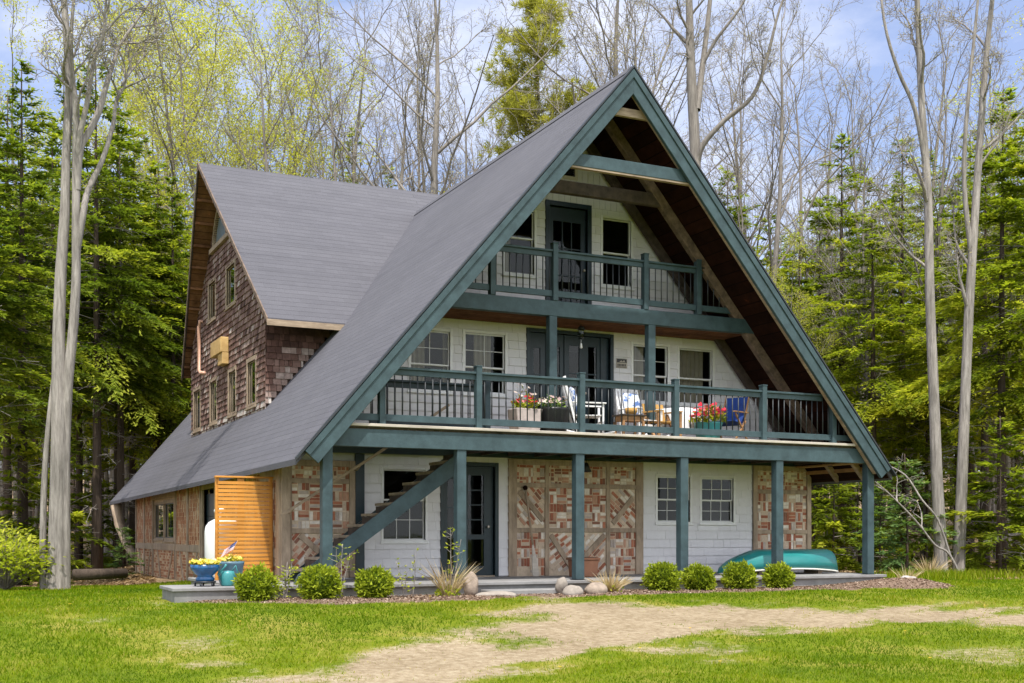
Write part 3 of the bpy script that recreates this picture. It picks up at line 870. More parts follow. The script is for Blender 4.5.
mb = MB(); mb.prism([(XC - 6.2, -.11, 2.38), (XC + 6.2, -.11, 2.38), (XC + 5.98, -.11, 2.69), (XC - 5.98, -.11, 2.69)], (0, .14, 0)); deck = mb.build('deck_beam', 'teal', house, bevel=.006)
mb = MB(); mb.box(-5.92, 5.75, -.16, .10, 2.735, 2.785); mb.build('deck_edge', 'decklip', deck, bevel=.006)
mb = MB()
mb.box(-5.9, 5.6, .102, .62, 2.715, 2.78); mb.box(-2.7, 5.6, .622, 1.75, 2.715, 2.78); mb.box(-5.9, 5.6, 1.752, 2.28, 2.715, 2.78); mb.box(-5.9, -5.4, .622, 1.75, 2.715, 2.78)
dk = mb.build('deck_floor', 'tread', deck)
for i in range(20):
    x = -5.9 + i * .61
    mb = MB(); mb.box(x, x + .05, .05, .62 if -5.4 < x < -2.7 else 2.19, 2.46, 2.712); mb.build('deck_joist', 'rafter', deck)
mb = MB(); mb.box(-2.77, -2.72, .05, 2.19, 2.44, 2.713); mb.build('deck_joist', 'rafter', deck)
mb = MB(); mb.box(-6.0, 6.0, 2.20, 2.28, 2.43, 2.71); mb.build('ledger_board', 'teal_dark', deck)
# upper deck
mb = MB(); mb.prism([(XC - 3.88, 1.02, 5.17), (XC + 3.88, 1.02, 5.17), (XC + 3.62, 1.02, 5.47), (XC - 3.62, 1.02, 5.47)], (0, .16, 0)); deck3 = mb.build('upper_deck_beam', 'teal', house, bevel=.006)
mb = MB(); mb.box(-3.8, 3.48, 1.182, 2.28, 5.43, 5.475); mb.build('upper_deck_floor', 'tread', deck3)
mb = MB(); mb.box(-3.95, 3.62, 1.182, 2.28, 5.19, 5.23); mb.build('upper_deck_ceiling', 'ceiling', deck3)
for x in (-1.19, 1.10):
    mb = MB(); mb.box(x - .085, x + .085, 1.02, 1.18, 2.79, 5.168); mb.build('deck_post', 'teal', house, bevel=.008)


def railing(name, y, z0, z1, newels, nz, floor, post_w=.11, xspan=None, clip=.32, edge=True, m='teal', floor_ends=None):
    """rails as the part's own mesh; newels and balusters as sub-parts"""
    half = lambda z: (TOP - clip - z) / SL
    r = MB()
    a, b = xspan if xspan else (XC - half(z1), XC + half(z1))
    a2, b2 = xspan if xspan else (XC - half(z0 + .05), XC + half(z0 + .05))
    r.box(a, b, y - .065, y + .065, z1 - .04, z1); r.box(a + .02, b - .02, y - .025, y + .025, z1 - .14, z1 - .041)
    r.box(a2, b2, y - .03, y + .03, z0, z0 + .12)
    root = r.build(name, m, house, bevel=.004)
    for x in newels:
        k = MB(); h = post_w / 2
        k.box(x - h, x + h, y - h - .028, y + h - .028 if False else y + h, floor, nz)
        k.box(x - h - .008, x + h + .008, y - h - .036, y + h + .008, nz + .001, nz + .025)
        k.build('newel_post', m, root, bevel=.005)
    n = int((b2 - a2) / .145); base = None
    for i in range(n + 1):
        x = a2 + .06 + i * .145
        if any(abs(x - q) < post_w / 2 + .02 for q in newels): continue
        zt = min(z1 - .141, TOP - clip - SL * abs(x - XC) if not xspan else 99)
        if zt < z0 + .25 or x > b2: continue
        if base is None or zt < z1 - .142:
            k = MB(); k.tube([(x, y, z0 + .121), (x, y, zt)], .0125, 6); o = k.build('baluster', 'iron', root, loc=(x, y, z0 + .121))
            if zt > z1 - .142: base = o
        else:
            o = base.copy(); COL.objects.link(o); o.parent = root; o.location = Vector((x, y, z0 + .121)) - world_loc(root)
    return root


railing('deck_railing', .02, 2.85, 3.81, (-5.12, -3.27, -1.13, .99, 3.13, 4.95), 3.90, 2.787)
railing('upper_deck_railing', 1.09, 5.56, 6.48, (-2.50, -1.14, .96, 2.26), 6.60, 5.472)
railing('stair_opening_railing', .72, 2.85, 3.68, (-2.78,), 3.78, 2.782, xspan=(-5.1, -2.78), m='teal_dark')

# ---- outside stair
st = MB()
S = (2.22 - .06) / (-3.39 + 6.36)
def sz(x): return .06 + (x + 6.36) * S
st.prism([(-6.5, .69, 0.003), (-6.2, .69, 0.003), (-3.2, .69, sz(-3.2) - .22), (-3.2, .69, sz(-3.2) + .15), (-6.42, .69, .15)], (0, .045, 0))
stair = st.build('stair_stringer', 'teal', house, bevel=.004); stair.name = 'staircase'
st = MB(); st.prism([(-6.42, 1.73, 0.003), (-6.1, 1.73, 0.003), (-3.2, 1.73, sz(-3.2) - .36), (-3.2, 1.73, sz(-3.2)), (-6.36, 1.73, .06)], (0, .05, 0)); st.build('stringer', 'teal_dark', stair)
for i in range(13):
    x = -6.30 + i * .275
    if x > -3.3: break
    k = MB(); z = sz(x + .14) + .045
    k.box(x, x + .29, .74, 1.72, z - .05, z); k.build('tread', 'tread', stair, bevel=.006)
    k = MB(); k.box(x + .27, x + .285, .84, 1.65, z + .001, z + .14); k.build('riser', 'rafter', stair)
k = MB(); k.bar((-6.45, 1.78, 1.20), (-4.55, 1.78, 2.42), .04, .05); k.bar((-4.55, 1.78, 2.42), (-3.1, 1.78, 3.40), .04, .05)
for x in (-6.2, -4.9): k.tube([(x, 1.79, 1.03 + (x + 6.72) * .64 - .02), (x, 2.0, 1.03 + (x + 6.72) * .64 - .1), (x, 2.28, 1.03 + (x + 6.72) * .64 - .1)], .012, 6)
k.build('handrail', 'timber_h', stair)
k = MB(); k.tube([(-6.05, .5, .0), (-6.05, .5, 1.0)], .02, 6); k.build('stair_end_post', 'timber', stair)

# ================================================================== THINGS ON AND AROUND THE HOUSE
def blob(mb, c, r, seed, squash=(1, 1, 1), amp=.25, sub=3):
    bm = bmesh.new(); bmesh.ops.create_icosphere(bm, subdivisions=sub, radius=1)
    for v in bm.verts:
        k = 1 + amp * noise.noise(v.co * 1.3 + Vector((seed * 7.1, 0, seed))) + amp * .35 * noise.noise(v.co * 4 + Vector((0, seed, 2)))
        v.co = Vector((v.co.x * squash[0], v.co.y * squash[1], v.co.z * squash[2])) * r * k
    sm = mb.smooth; mb.smooth = True
    mb.add([v.co + Vector(c) for v in bm.verts], [tuple(v.index for v in f.verts) for f in bm.faces]); mb.smooth = sm
    bm.free()


# orange slatted screen
scr = empty('slatted_screen', 'orange stained horizontal slat screen beside the house corner', 'screen', (-6.9, 2.8, 0))
k = MB()
z = .06
while z < 1.86:
    k.box(-7.38, -6.36, 2.77, 2.795, z, z + .060); z += .076
k.build('slats', 'orange', scr)
for x in (-7.42, -6.40):
    k = MB(); k.box(x, x + .07, 2.80, 2.87, 0, 1.93); k.build('upright', 'orange', scr, bevel=.004)
k = MB(); k.box(-7.43, -6.33, 2.74, 2.89, 1.931, 1.965); k.build('cap_rail', 'orange', scr, bevel=.004)
k = MB(); k.box(-7.0, -6.88, 2.80, 2.85, 0.0, 1.92); k.build('upright', 'orange', scr)

# gas tank
tk = empty('gas_tank', 'white upright gas tank half hidden behind the orange screen', 'gas tank', (-7.12, 3.5, 0))
k = MB(); k.lathe([(0, .02), (.32, .02), (.36, .08), (.36, .92), (.34, 1.02), (.28, 1.1), (.17, 1.16), (0, 1.18)], (-7.12, 3.5, 0), 28); k.build('cylinder', 'tank', tk)
k = MB(); k.lathe([(.03, 1.17), (.03, 1.28), (.10, 1.29), (.11, 1.33), (.06, 1.38), (0, 1.39)], (-7.22, 3.4, 0), 16); k.build('valve_cap', 'tank', tk)
k = MB(); k.lathe([(0, .0), (.26, .0), (.26, .02), (0, .02)], (-7.12, 3.5, 0), 20); k.build('foot_ring', 'tank', tk)


def flowers(parent, c, r, h, seed, petal='flower_yellow', n=70, nl=120, ls=.07, fs=.045, leafm='leaf_plant', name='flowers'):
    rs = random.Random(seed)
    g = MB()
    for i in range(nl):
        a = rs.random() * 2 * PI; q = r * math.sqrt(rs.random()); z = h * rs.random() * (1 - .5 * q / r)
        g.tone = rs.random(); g.leaf((c[0] + q * math.cos(a), c[1] + q * math.sin(a), c[2] + z), (rs.gauss(0, 1), rs.gauss(0, 1), rs.random() + .2), (rs.gauss(0, .6), rs.gauss(0, .6), 1), ls * rs.uniform(.7, 1.4), ls * .5)
    g.build('foliage', leafm, parent, normals=False)
    g = MB()
    for i in range(n):
        a = rs.random() * 2 * PI; q = r * math.sqrt(rs.random()) * 1.05; z = h * (.55 + .5 * rs.random()) * (1 - .3 * q / r)
        p = Vector((c[0] + q * math.cos(a), c[1] + q * math.sin(a), c[2] + z)); nd = Vector((rs.gauss(0, .5), rs.gauss(-.5, .5), 1)).normalized()
        g.tone = rs.random()
        for j in range(5):
            an = j * 2 * PI / 5; t = nd.orthogonal().normalized(); t.rotate(Matrix.Rotation(an, 3, nd))
            g.leaf(p, t + nd * .25, nd, fs * rs.uniform(.8, 1.2), fs * .8)
    g.build(name, petal, parent, normals=False)


bp = empty('flower_bowl', 'glossy blue bowl planter of yellow flowers on a wheeled caddy', 'planter', (-8.1, .35, 0))
k = MB(); k.lathe([(0, .09), (.15, .09), (.155, .13), (.12, .17), (.17, .21), (.235, .29), (.245, .36), (.225, .36), (.2, .32), (0, .32)], (-8.1, .35, 0), 28); k.build('bowl', 'blue_glaze', bp)
k = MB(); k.lathe([(0, .06), (.18, .06), (.18, .085), (0, .085)], (-8.1, .35, 0), 20)
for a in range(5):
    x, y = -8.1 + .16 * math.cos(a * 1.257 + .3), .35 + .16 * math.sin(a * 1.257 + .3)
    k.tube([(x - .012, y, .03), (x + .012, y, .03)], .029, 10)
k.build('caddy', 'iron', bp)
flowers(bp, (-8.1, .35, .33), .23, .12, 1)
pp = empty('flower_pot', 'large slate blue round pot of yellow flowers behind the teal can', 'planter', (-7.58, .8, 0))
k = MB(); k.lathe([(0, .0), (.17, .0), (.19, .05), (.225, .34), (.235, .36), (.235, .40), (.21, .40), (.19, .34), (0, .34)], (-7.58, .8, 0), 28); k.build('pot', 'slate_glaze', pp)
flowers(pp, (-7.58, .8, .36), .2, .14, 2, n=35)
wc = empty('watering_can', 'small teal watering can in front of the slate blue pot', 'watering can', (-7.73, .32, 0))
k = MB(); k.lathe([(0, .0), (.10, .0), (.115, .02), (.12, .2), (.10, .25), (.085, .25), (.1, .2), (0, .2)], (-7.73, .32, 0), 20); k.build('body', 'teal_plastic', wc)
k = MB(); k.tube([(-7.82, .3, .08), (-7.9, .28, .2), (-7.80, .22, .32), (-7.78, .2, .36)], [.022, .018, .014, .022], 8); k.build('spout', 'teal_plastic', wc)
k = MB(); k.tube([(-7.66, .32, .24), (-7.6, .32, .34), (-7.55, .34, .2), (-7.62, .32, .1)], .012, 6); k.build('handle', 'teal_plastic', wc)
fl = empty('small_flag', 'small striped flag stuck in the slate blue flower pot', 'flag', (-7.6, .75, .35))
k = MB(); k.tube([(-7.66, .72, .38), (-7.47, .72, .76)], .006, 6); k.build('stick', 'wood_light', fl)
fm = []
for nm, c in (('flag_red', (.45, .04, .05)), ('flag_white', (.7, .7, .68)), ('flag_blue', (.02, .04, .16))): M[nm] = paint(nm, c, .9, .05)
k = MB(); d = Vector((.19, 0, .38)).normalized(); e = Vector((-.75, .06, -.5)).normalized(); o = Vector((-7.475, .72, .755))
for i in range(13):
    k.mi = i % 2
    for j in range(4):
        a = o - d * (.17 * i / 13) + e * (.26 * j / 4); b = o - d * (.17 * (i + 1) / 13) + e * (.26 * j / 4); w = Vector((0, .012 * math.sin(j * 1.5), 0)); w2 = Vector((0, .012 * math.sin((j + 1) * 1.5), 0))
        k.mi = 2 if (j < 2 and i < 7) else i % 2
        k.add([a + w, b + w, b + e * .065 + w2, a + e * .065 + w2], [(0, 1, 2, 3)])
k.mi = 1
for i in range(3):
    for j in range(4):
        p = o - d * (.02 + .026 * i) + e * (.018 + .03 * j) + Vector((0, -.014, 0)); k.add([p - d * .005, p + e * .005, p + d * .005, p - e * .005], [(0, 1, 2, 3)])
k.build('cloth', ['flag_red', 'flag_white', 'flag_blue'], fl, normals=False)

# canoe, bottom up on the slab
cn = empty('canoe', 'turquoise canoe lying bottom up behind the clipped bushes', 'canoe', (4.4, 1.05, 0))
k = MB(); n = 28; m_ = 14; vs = []
def hull(t, s):
    x = 2.76 + 3.22 * t
    wd = .42 * (math.sin(PI * min(1, max(0, t))) ** .55) + .015
    hk = .52 * min(1, (t / .30)) ** .5 if t < .30 else (.52 if t < .9 else .52 - .10 * ((t - .9) / .1) ** 2)
    g = .03 + .10 * math.sin(PI * t) ** .8
    hk = max(hk, g + .02)
    a = PI * s
    return (x + (.10 * math.sin(a) * (1 if t > .8 else 0) * -(t - .8) / .2), 1.05 - wd * math.copysign(abs(math.cos(a)) ** .75, math.cos(a)), g + (hk - g) * math.sin(a) ** .62)
for i in range(n + 1):
    for j in range(m_ + 1): vs.append(hull(i / n, j / m_))
k.smooth = True
k.add(vs, [(i * (m_ + 1) + j, i * (m_ + 1) + j + 1, (i + 1) * (m_ + 1) + j + 1, (i + 1) * (m_ + 1) + j) for i in range(n) for j in range(m_)])
hl = k.build('hull', 'boat', cn, normals=False)
sd_ = hl.modifiers.new('thick', 'SOLIDIFY'); sd_.thickness = .012
k = MB()
for s_ in (0, 1): k.tube([Vector(hull(i / n, s_)) + Vector((0, -.012 if s_ == 0 else .012, -.005)) for i in range(n + 1)], .017, 6)
k.build('gunwale', 'rim', cn)
k = MB(); k.tube([Vector(hull(i / n, .5)) + Vector((0, 0, .004)) for i in range(4, n)], .016, 6); k.build('keel', 'boat_dark', cn)
for x in (3.7, 5.3):
    k = MB(); k.box(x - .05, x + .05, .82, 1.3, .001, .10); tag(k.build('support_block', 'timber_h'), 'grey wood block propping up the %s of the canoe' % ('left half' if x < 4 else 'right half'), 'block', 'blocks under the canoe')


# clipped round bushes
def bush(name, c, r, label, seed):
    rs = random.Random(seed)
    root = empty(name, label, 'bush', c, 'round clipped bushes along the porch')
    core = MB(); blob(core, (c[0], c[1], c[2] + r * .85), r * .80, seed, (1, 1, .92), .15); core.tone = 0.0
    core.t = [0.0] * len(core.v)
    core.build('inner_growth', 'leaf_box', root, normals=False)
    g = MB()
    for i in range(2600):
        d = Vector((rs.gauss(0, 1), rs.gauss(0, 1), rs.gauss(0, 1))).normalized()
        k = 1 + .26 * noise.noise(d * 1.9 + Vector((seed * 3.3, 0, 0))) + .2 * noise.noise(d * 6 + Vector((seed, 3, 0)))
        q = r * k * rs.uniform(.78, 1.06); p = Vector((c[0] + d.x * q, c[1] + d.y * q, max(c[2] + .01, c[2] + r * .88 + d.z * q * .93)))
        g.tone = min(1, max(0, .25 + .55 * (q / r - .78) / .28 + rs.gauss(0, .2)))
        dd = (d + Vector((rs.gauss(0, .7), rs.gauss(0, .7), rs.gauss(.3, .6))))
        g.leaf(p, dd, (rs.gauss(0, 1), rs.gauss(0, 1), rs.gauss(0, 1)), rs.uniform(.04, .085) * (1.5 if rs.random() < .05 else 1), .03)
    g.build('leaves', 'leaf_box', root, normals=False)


for i, (x, y, r, lb) in enumerate(((-7.52, -.75, .30, 'round clipped green bush in front of the slatted orange screen'), (-6.45, -.72, .31, 'round clipped green bush at the foot of the leftmost porch post'),
                                   (-5.5, -.7, .29, 'round clipped green bush below the large ground floor window'), (.2, -.75, .30, 'round clipped green bush just right of the boulders and dry grass'),
                                   (1.06, -.7, .27, 'round clipped green bush at the post left of the small white windows'), (2.02, -.7, .29, 'round clipped green bush at the left tip of the canoe'),
                                   (2.95, -.72, .265, 'rightmost round clipped bush, in front of the canoe middle'))):
    bush('boxwood_bush', (x, y, ground_z(x, y) - .02), r * 1.02, lb, i + 1)


def rock(name, c, r, seed, sq, m, label, amp=.3):
    k = MB(); blob(k, c, r, seed, sq, amp); return tag(k.build(name, m, loc=c), label, 'boulder')


rock('boulder', (-3.72, -.72, -.04), .185, 3, (.75, .6, 1.2), 'stone', 'upright pinkish boulder standing beside the ground floor door', .35)
rock('boulder', (-1.93, -.72, -.07), .155, 8, (.75, .7, 1.1), 'stone_white', 'pale boulder leaning behind the pair left of dry grass', .3)
rock('boulder', (-1.84, -.98, -.17), .165, 5, (1.15, .8, .75), 'stone_white', 'low whitish boulder in the middle of three by the drive', .25)
rock('boulder', (-1.36, -1.0, -.16), .19, 6, (1.15, .9, .82), 'stone', 'round tan boulder right of the whitish ones', .22)
rock('flat_stone', (-3.35, -.95, -.19), .28, 9, (1.3, .7, .22), 'stone_white', 'flat white stone lying by the entrance step', .25)
rock('boulder', (6.35, -.75, -.18), .24, 12, (1.2, .9, .7), 'stone_grey', 'grey boulder at the right end of the porch', .3)
rock('boulder', (-7.55, -.62, -.24), .10, 13, (1.6, .9, .6), 'stone_grey', 'small grey stone below the leftmost clipped bush', .3)


# tufts, saplings
def tuft(name, c, n, h, spread, seed, label, m='straw', w=.012, green=0, cat='grass tuft'):
    rs = random.Random(seed); root = empty(name, label, cat, c)
    g = MB()
    for i in range(n):
        a = rs.random() * 2 * PI; l = h * rs.uniform(.55, 1.1); tl = rs.random() ** .7 * spread
        d = Vector((math.cos(a) * tl, math.sin(a) * tl, 1)).normalized(); b = Vector(c) + Vector((math.cos(a), math.sin(a), 0)) * rs.random() * .09
        s = d.cross(Vector((rs.gauss(0, 1), rs.gauss(0, 1), .1))).normalized() * w
        mid = b + d * l * .55; tip = b + d * l + Vector((math.cos(a), math.sin(a), -.5)) * l * .18 * tl
        g.tone = rs.random(); g.add([b - s, b + s, mid + s * .8, mid - s * .8, tip], [(0, 1, 2, 3), (3, 2, 4)])
    g.build('stems', m, root, normals=False)
    if green:
        g = MB()
        for i in range(green):
            a = rs.random() * 2 * PI; q = .22 * math.sqrt(rs.random()); g.tone = rs.random()
            g.leaf(Vector(c) + Vector((q * math.cos(a), q * math.sin(a), rs.random() * .16)), (rs.gauss(0, 1), rs.gauss(0, 1), .9), (0, -1, .5), rs.uniform(.05, .1), .03)
        g.build('green_shoots', 'leaf_plant', root, normals=False)
    return root


tuft('dry_shrub', (-4.15, -.7, -.25), 100, .82, .95, 1, 'straw coloured dry shrub with green shoots left of the upright boulder', w=.010, green=160, cat='shrub')
tuft('dry_grass', (-.93, -.75, -.24), 190, .48, 1.15, 2, 'pale spiky dry grass clump right of the boulders', green=50)
tuft('dry_grass', (10.3, 2.6, -.3), 130, .7, .9, 3, 'dry tan fern stalks right of the twin pale trunks', green=40)
tuft('dry_grass', (7.6, .6, -.28), 60, .5, .9, 4, 'thin dry stalks right of the porch end', green=30)


def sapling(c, h, seed, label, nleaf=22, stems=1):
    rs = random.Random(seed); root = empty('sapling', label, 'sapling', c)
    t = MB(); l = MB()
    for s in range(stems):
        p = Vector(c) + Vector((rs.gauss(0, .04), rs.gauss(0, .04), 0)); pts = [p.copy()]; d = Vector((rs.gauss(0, .12), rs.gauss(0, .1), 1))
        hh = h * rs.uniform(.6, 1) if s else h
        for i in range(7): p = p + d.normalized() * hh / 7; d += Vector((rs.gauss(0, .07), rs.gauss(0, .07), .05)); pts.append(p.copy())
        t.tube(pts, [.011 - .001 * i for i in range(8)], 5)
        for i in range(nleaf):
            j = rs.randrange(2, 8); q = pts[j].lerp(pts[j - 1], rs.random()); dr = Vector((rs.gauss(0, 1), rs.gauss(0, 1), .4)).normalized()
            tip = q + dr * rs.uniform(.03, .14); t.tube([q, tip], [.004, .003], 3)
            for _ in range(3):
                l.tone = rs.random(); l.leaf(tip, dr + Vector((rs.gauss(0, .6), rs.gauss(0, .6), rs.gauss(0, .4))), (0, -.6, 1), rs.uniform(.04, .075), .03)
    t.build('stem', 'bark_pale', root); l.build('leaves', 'leaf_plant', root, normals=False)


sapling((-4.05, -.55, -.24), 1.25, 1, 'tall thin leafy sapling rising before the second porch post', 20, 2)
sapling((-4.85, -.55, -.24), .75, 2, 'short sparse sapling between the third bush and the door', 12, 3)
sapling((-5.95, -.5, -.24), .95, 3, 'sparse sapling right of the bush at the first post', 16, 3)
sapling((-6.95, -.45, -.24), .65, 4, 'small leafy plant between the two leftmost clipped bushes', 16, 4)

# porch floor things
pl = empty('terracotta_planter', 'rectangular terracotta planter on the porch by the brick panel', 'planter', (-.3, 1.45, 0))
k = MB(); k.prism([(-.50, 1.25, 0.002), (-.06, 1.25, 0.002), (-.03, 1.25, .34), (-.53, 1.25, .34)], (0, .4, 0)); k.build('trough', 'terracotta', pl, bevel=.01)
k = MB(); k.box(-.56, .0, 1.22, 1.68, .341, .39); k.build('rim', 'terracotta', pl, bevel=.01)
k = MB(); k.box(-.52, -.04, 1.27, 1.64, .391, .396); k.build('soil', 'bark_dark', pl)
oar = empty('oar', 'pale wooden oar leaning upright on the brick panel', 'oar', (-1.05, 2.1, 0))
k = MB(); k.tube([(-1.22, 2.20, 1.80), (-1.12, 2.06, .65)], .022, 8); k.build('shaft', 'timber', oar)
k = MB(); k.prism([(-1.135, 2.06, .68), (-1.105, 2.06, .68), (-1.0, 2.0, .05), (-1.02, 2.0, .005), (-1.14, 2.0, .005), (-1.16, 2.0, .05)], (0, .02, 0)); k.build('blade', 'decklip', oar)
k = MB(); blob(k, (-1.225, 2.20, 1.82), .055, 2, (1, 1, 1), .1, 2); k.build('grip', 'soffit', oar)
lm = empty('porch_lamp', 'black cone shaded lamp hanging under the porch at the brick panel', 'lamp', (.1, 2.0, 2.42))
k = MB(); k.lathe([(.03, 2.36), (.045, 2.33), (.115, 2.17), (.105, 2.17), (.03, 2.33)], (.1, 2.0, 0), 20); k.build('shade', 'black', lm)
k = MB(); k.tube([(.1, 2.0, 2.35), (.1, 2.0, 2.42), (.1, 2.22, 2.42)], .012, 6); k.build('bracket', 'black', lm)

# deck furniture (deck floor z = 2.78)
D = 2.781
px = empty('flower_box', 'square concrete planter of yellow and red flowers on the middle deck', 'planter', (-1.9, .85, D))
k = MB(); k.prism([(-2.12, .65, D), (-1.68, .65, D), (-1.62, .65, D + .5), (-2.18, .65, D + .5)], (0, .42, 0)); k.build('box', 'concrete_pot', px, bevel=.012)
flowers(px, (-1.9, .85, D + .48), .26, .28, 4, 'flower_red', 14, 170, .09, .06)
flowers(px, (-1.9, .85, D + .48), .24, .6, 14, 'flower_pale', 12, 20, .09, .05)
pb = empty('black_flower_pot', 'large round black pot of dark and pale flowers beside the concrete planter', 'planter', (-1.28, .85, D))
k = MB(); k.lathe([(0, 0), (.20, 0), (.27, .12), (.31, .42), (.33, .5), (.33, .54), (.3, .54), (.28, .46), (0, .46)], (-1.28, .85, D), 24); k.build('pot', 'black', pb)
flowers(pb, (-1.28, .85, D + .5), .30, .32, 5, 'flower_pale', 26, 90, .1, .06, 'leaf_spruce')


def rocker(c, rot, label):
    root = empty('rocking_chair', label, 'rocking chair', c, 'white rocking chairs on the middle deck'); root.rotation_euler.z = rot
    def pb_(name, fn, m='white_gloss', bev=.004):
        k = MB(); fn(k); o = k.build(name, m, None, bevel=bev); o.parent = root; return o
    # faces -y locally
    pb_('seat', lambda k: [k.box(-.27, .27, -.26 + i * .075, -.195 + i * .075, .40, .42) for i in range(7)])
    def back(k):
        for i in range(6): k.bar((-.21 + i * .084, .27, .43), (-.21 + i * .084, .47, 1.12), .05, .018, (0, -1, .2))
        k.bar((-.29, .47, 1.12), (.29, .47, 1.12), .03, .11); k.bar((-.27, .28, .52), (.27, .28, .52), .03, .06)
    pb_('backrest', back)
    for s in (-1, 1):
        pb_('arm', lambda k: k.bar((.31 * s, -.33, .64), (.31 * s, .34, .66), .09, .025))
        pb_('leg', lambda k: k.bar((.30 * s, -.27, .06), (.30 * s, -.27, .625), .045, .045, (0, 1, 0)))
        pb_('leg', lambda k: k.bar((.30 * s, .22, .06), (.29 * s, .5, 1.16), .045, .045, (1, 0, 0)))
        pb_('rocker_rail', lambda k: k.tube([(.30 * s, -.5 + i * .14, .025 + .16 * ((i - 3.2) / 5) ** 2) for i in range(9)], .024, 6))
        pb_('stretcher', lambda k: k.bar((.30 * s, -.27, .22), (.30 * s, .27, .22), .03, .04))
    pb_('stretcher', lambda k: k.bar((-.3, -.27, .3), (.3, -.27, .3), .03, .04))
    return root


def pillow(c, rot, tilt, label, w=.42, h=.5):
    k = MB(); k.smooth = True; n = 10; vs = []
    for sd in (1, -1):
        for i in range(n + 1):
            for j in range(n + 1):
                a, b = i / n * 2 - 1, j / n * 2 - 1
                th = .07 * (max(0, (1 - a ** 4) * (1 - b ** 4)) ** .5)
                vs.append((a * w / 2 * (1 - .06 * b * b), sd * -th, h / 2 * b * (1 - .06 * a * a)))
    q = (n + 1) ** 2
    for sd in range(2):
        pass
    fs = [(s * q + i * (n + 1) + j, s * q + (i + 1) * (n + 1) + j, s * q + (i + 1) * (n + 1) + j + 1, s * q + i * (n + 1) + j + 1) for s in range(2) for i in range(n) for j in range(n)]
    k.add(vs, fs); o = k.build('cushion', 'cushion', None); o.location = c; o.rotation_euler = (tilt, 0, rot)
    return tag(o, label, 'cushion', 'cushions on the rocking chairs')


def local(c, rot, p):
    v = Vector(p); v.rotate(Matrix.Rotation(rot, 3, 'Z')); return Vector(c) + v


c1, r1 = (-.55, .8, D), math.radians(68)
rocker(c1, r1, 'white rocking chair facing right beside the black flower pot')
pillow(local(c1, r1, (0, .27, .72)), r1, -.28, 'blue and white printed cushion on the left rocking chair', .44, .56)
c2, r2 = (.92, 1.15, D), math.radians(10)
rocker(c2, r2, 'white rocking chair facing the yard behind the small wooden table')
pillow(local(c2, r2, (0, .27, .74)), r2, -.28, 'pale printed cushion on the right rocking chair', .46, .58)
tb = empty('side_table', 'small brown wooden side table in front of the right rocking chair', 'table', (.3, .62, D))
k = MB(); k.box(.02, .58, .40, .82, D + .43, D + .46); k.build('tabletop', 'rafter', tb, bevel=.004)
k = MB(); k.box(.06, .54, .44, .78, D + .33, D + .429); k.build('apron', 'wood_light', tb)
for sx in (.07, .53):
    for sy in (.45, .77):
        k = MB(); k.box(sx - .022, sx + .022, sy - .022, sy + .022, D, D + .329); k.build('leg', 'wood_light', tb)
bk = MB(); bk.lathe([(0, D + .461), (.09, D + .461), (.125, D + .53), (.12, D + .6), (.105, D + .6), (.11, D + .53), (0, D + .48)], (.34, .6, 0), 18)
tag(bk.build('basket', 'wicker'), 'yellow wicker basket standing on the small wooden side table', 'basket')
# wooden chair with barrel sides
yc = empty('wooden_chair', 'low yellow wooden slatted chair between rocking chair and cloth table', 'chair', (1.25, .85, D))
k = MB()
for i in range(5): k.box(1.02, 1.50, .66 + i * .09, .735 + i * .09, D + .36, D + .38)
k.build('seat', 'wicker', yc)
k = MB()
for i in range(5): k.bar((1.04 + i * .105, 1.12, D + .38), (1.04 + i * .105, 1.25, D + .78), .08, .02, (0, -1, .2))
k.build('backrest', 'wicker', yc)
for x in (1.0, 1.52):
    k = MB(); k.bar((x, .58, D + .58), (x, 1.18, D + .60), .07, .025); k.build('arm', 'wicker', yc)
    k = MB(); k.bar((x, .62, D), (x, .62, D + .565), .05, .05, (0, 1, 0)); k.build('leg', 'wood_light', yc)
    k = MB(); k.bar((x, .75, D + .02), (x, 1.12, D + .56), .05, .04, (0, 1, 0)); k.build('leg', 'wood_light', yc)
# cloth covered table
ct = empty('deck_table', 'round deck table hidden under a white cloth', 'table', (2.0, 1.35, D))
k = MB(); k.lathe([(0, D + .68), (.42, D + .68), (.42, D + .71), (0, D + .71)], (2.0, 1.35, 0), 24); k.build('tabletop', 'wood_light', ct)
k = MB(); k.lathe([(.03, D), (.05, D + .68)], (2.0, 1.35, 0), 12); k.lathe([(.25, D), (.25, D + .03), (.04, D + .06)], (2.0, 1.35, 0), 16); k.build('pedestal', 'wood_light', ct)
k = MB(); k.smooth = True; vs = []; n = 48
for j in range(7):
    for i in range(n):
        a = 2 * PI * i / n
        if j < 3: r_, z_ = .2 * j + .02, D + .715
        else: r_, z_ = .43 + .012 * (j - 2) + .02 * (j - 2) / 4 * math.sin(a * 9), D + .715 - (j - 2) * .11
        vs.append((2.0 + r_ * math.cos(a), 1.35 + r_ * math.sin(a), z_))
k.add(vs, [(j * n + i, j * n + (i + 1) % n, (j + 1) * n + (i + 1) % n, (j + 1) * n + i) for j in range(6) for i in range(n)])
tag(k.build('tablecloth', 'cloth', normals=False), 'white tablecloth draped over the deck table', 'tablecloth')
fp = empty('turquoise_flower_pot', 'turquoise pot of red flowers and bright leaves left of the blue chair', 'planter', (2.12, .5, D))
k = MB(); k.lathe([(0, 0), (.22, 0), (.24, .05), (.29, .34), (.305, .37), (.27, .37), (0, .32)], (2.12, .5, D), 24); k.build('pot', M['teal_plastic'], fp)
flowers(fp, (2.12, .5, D + .33), .36, .46, 7, 'flower_red', 44, 240, .11, .075)
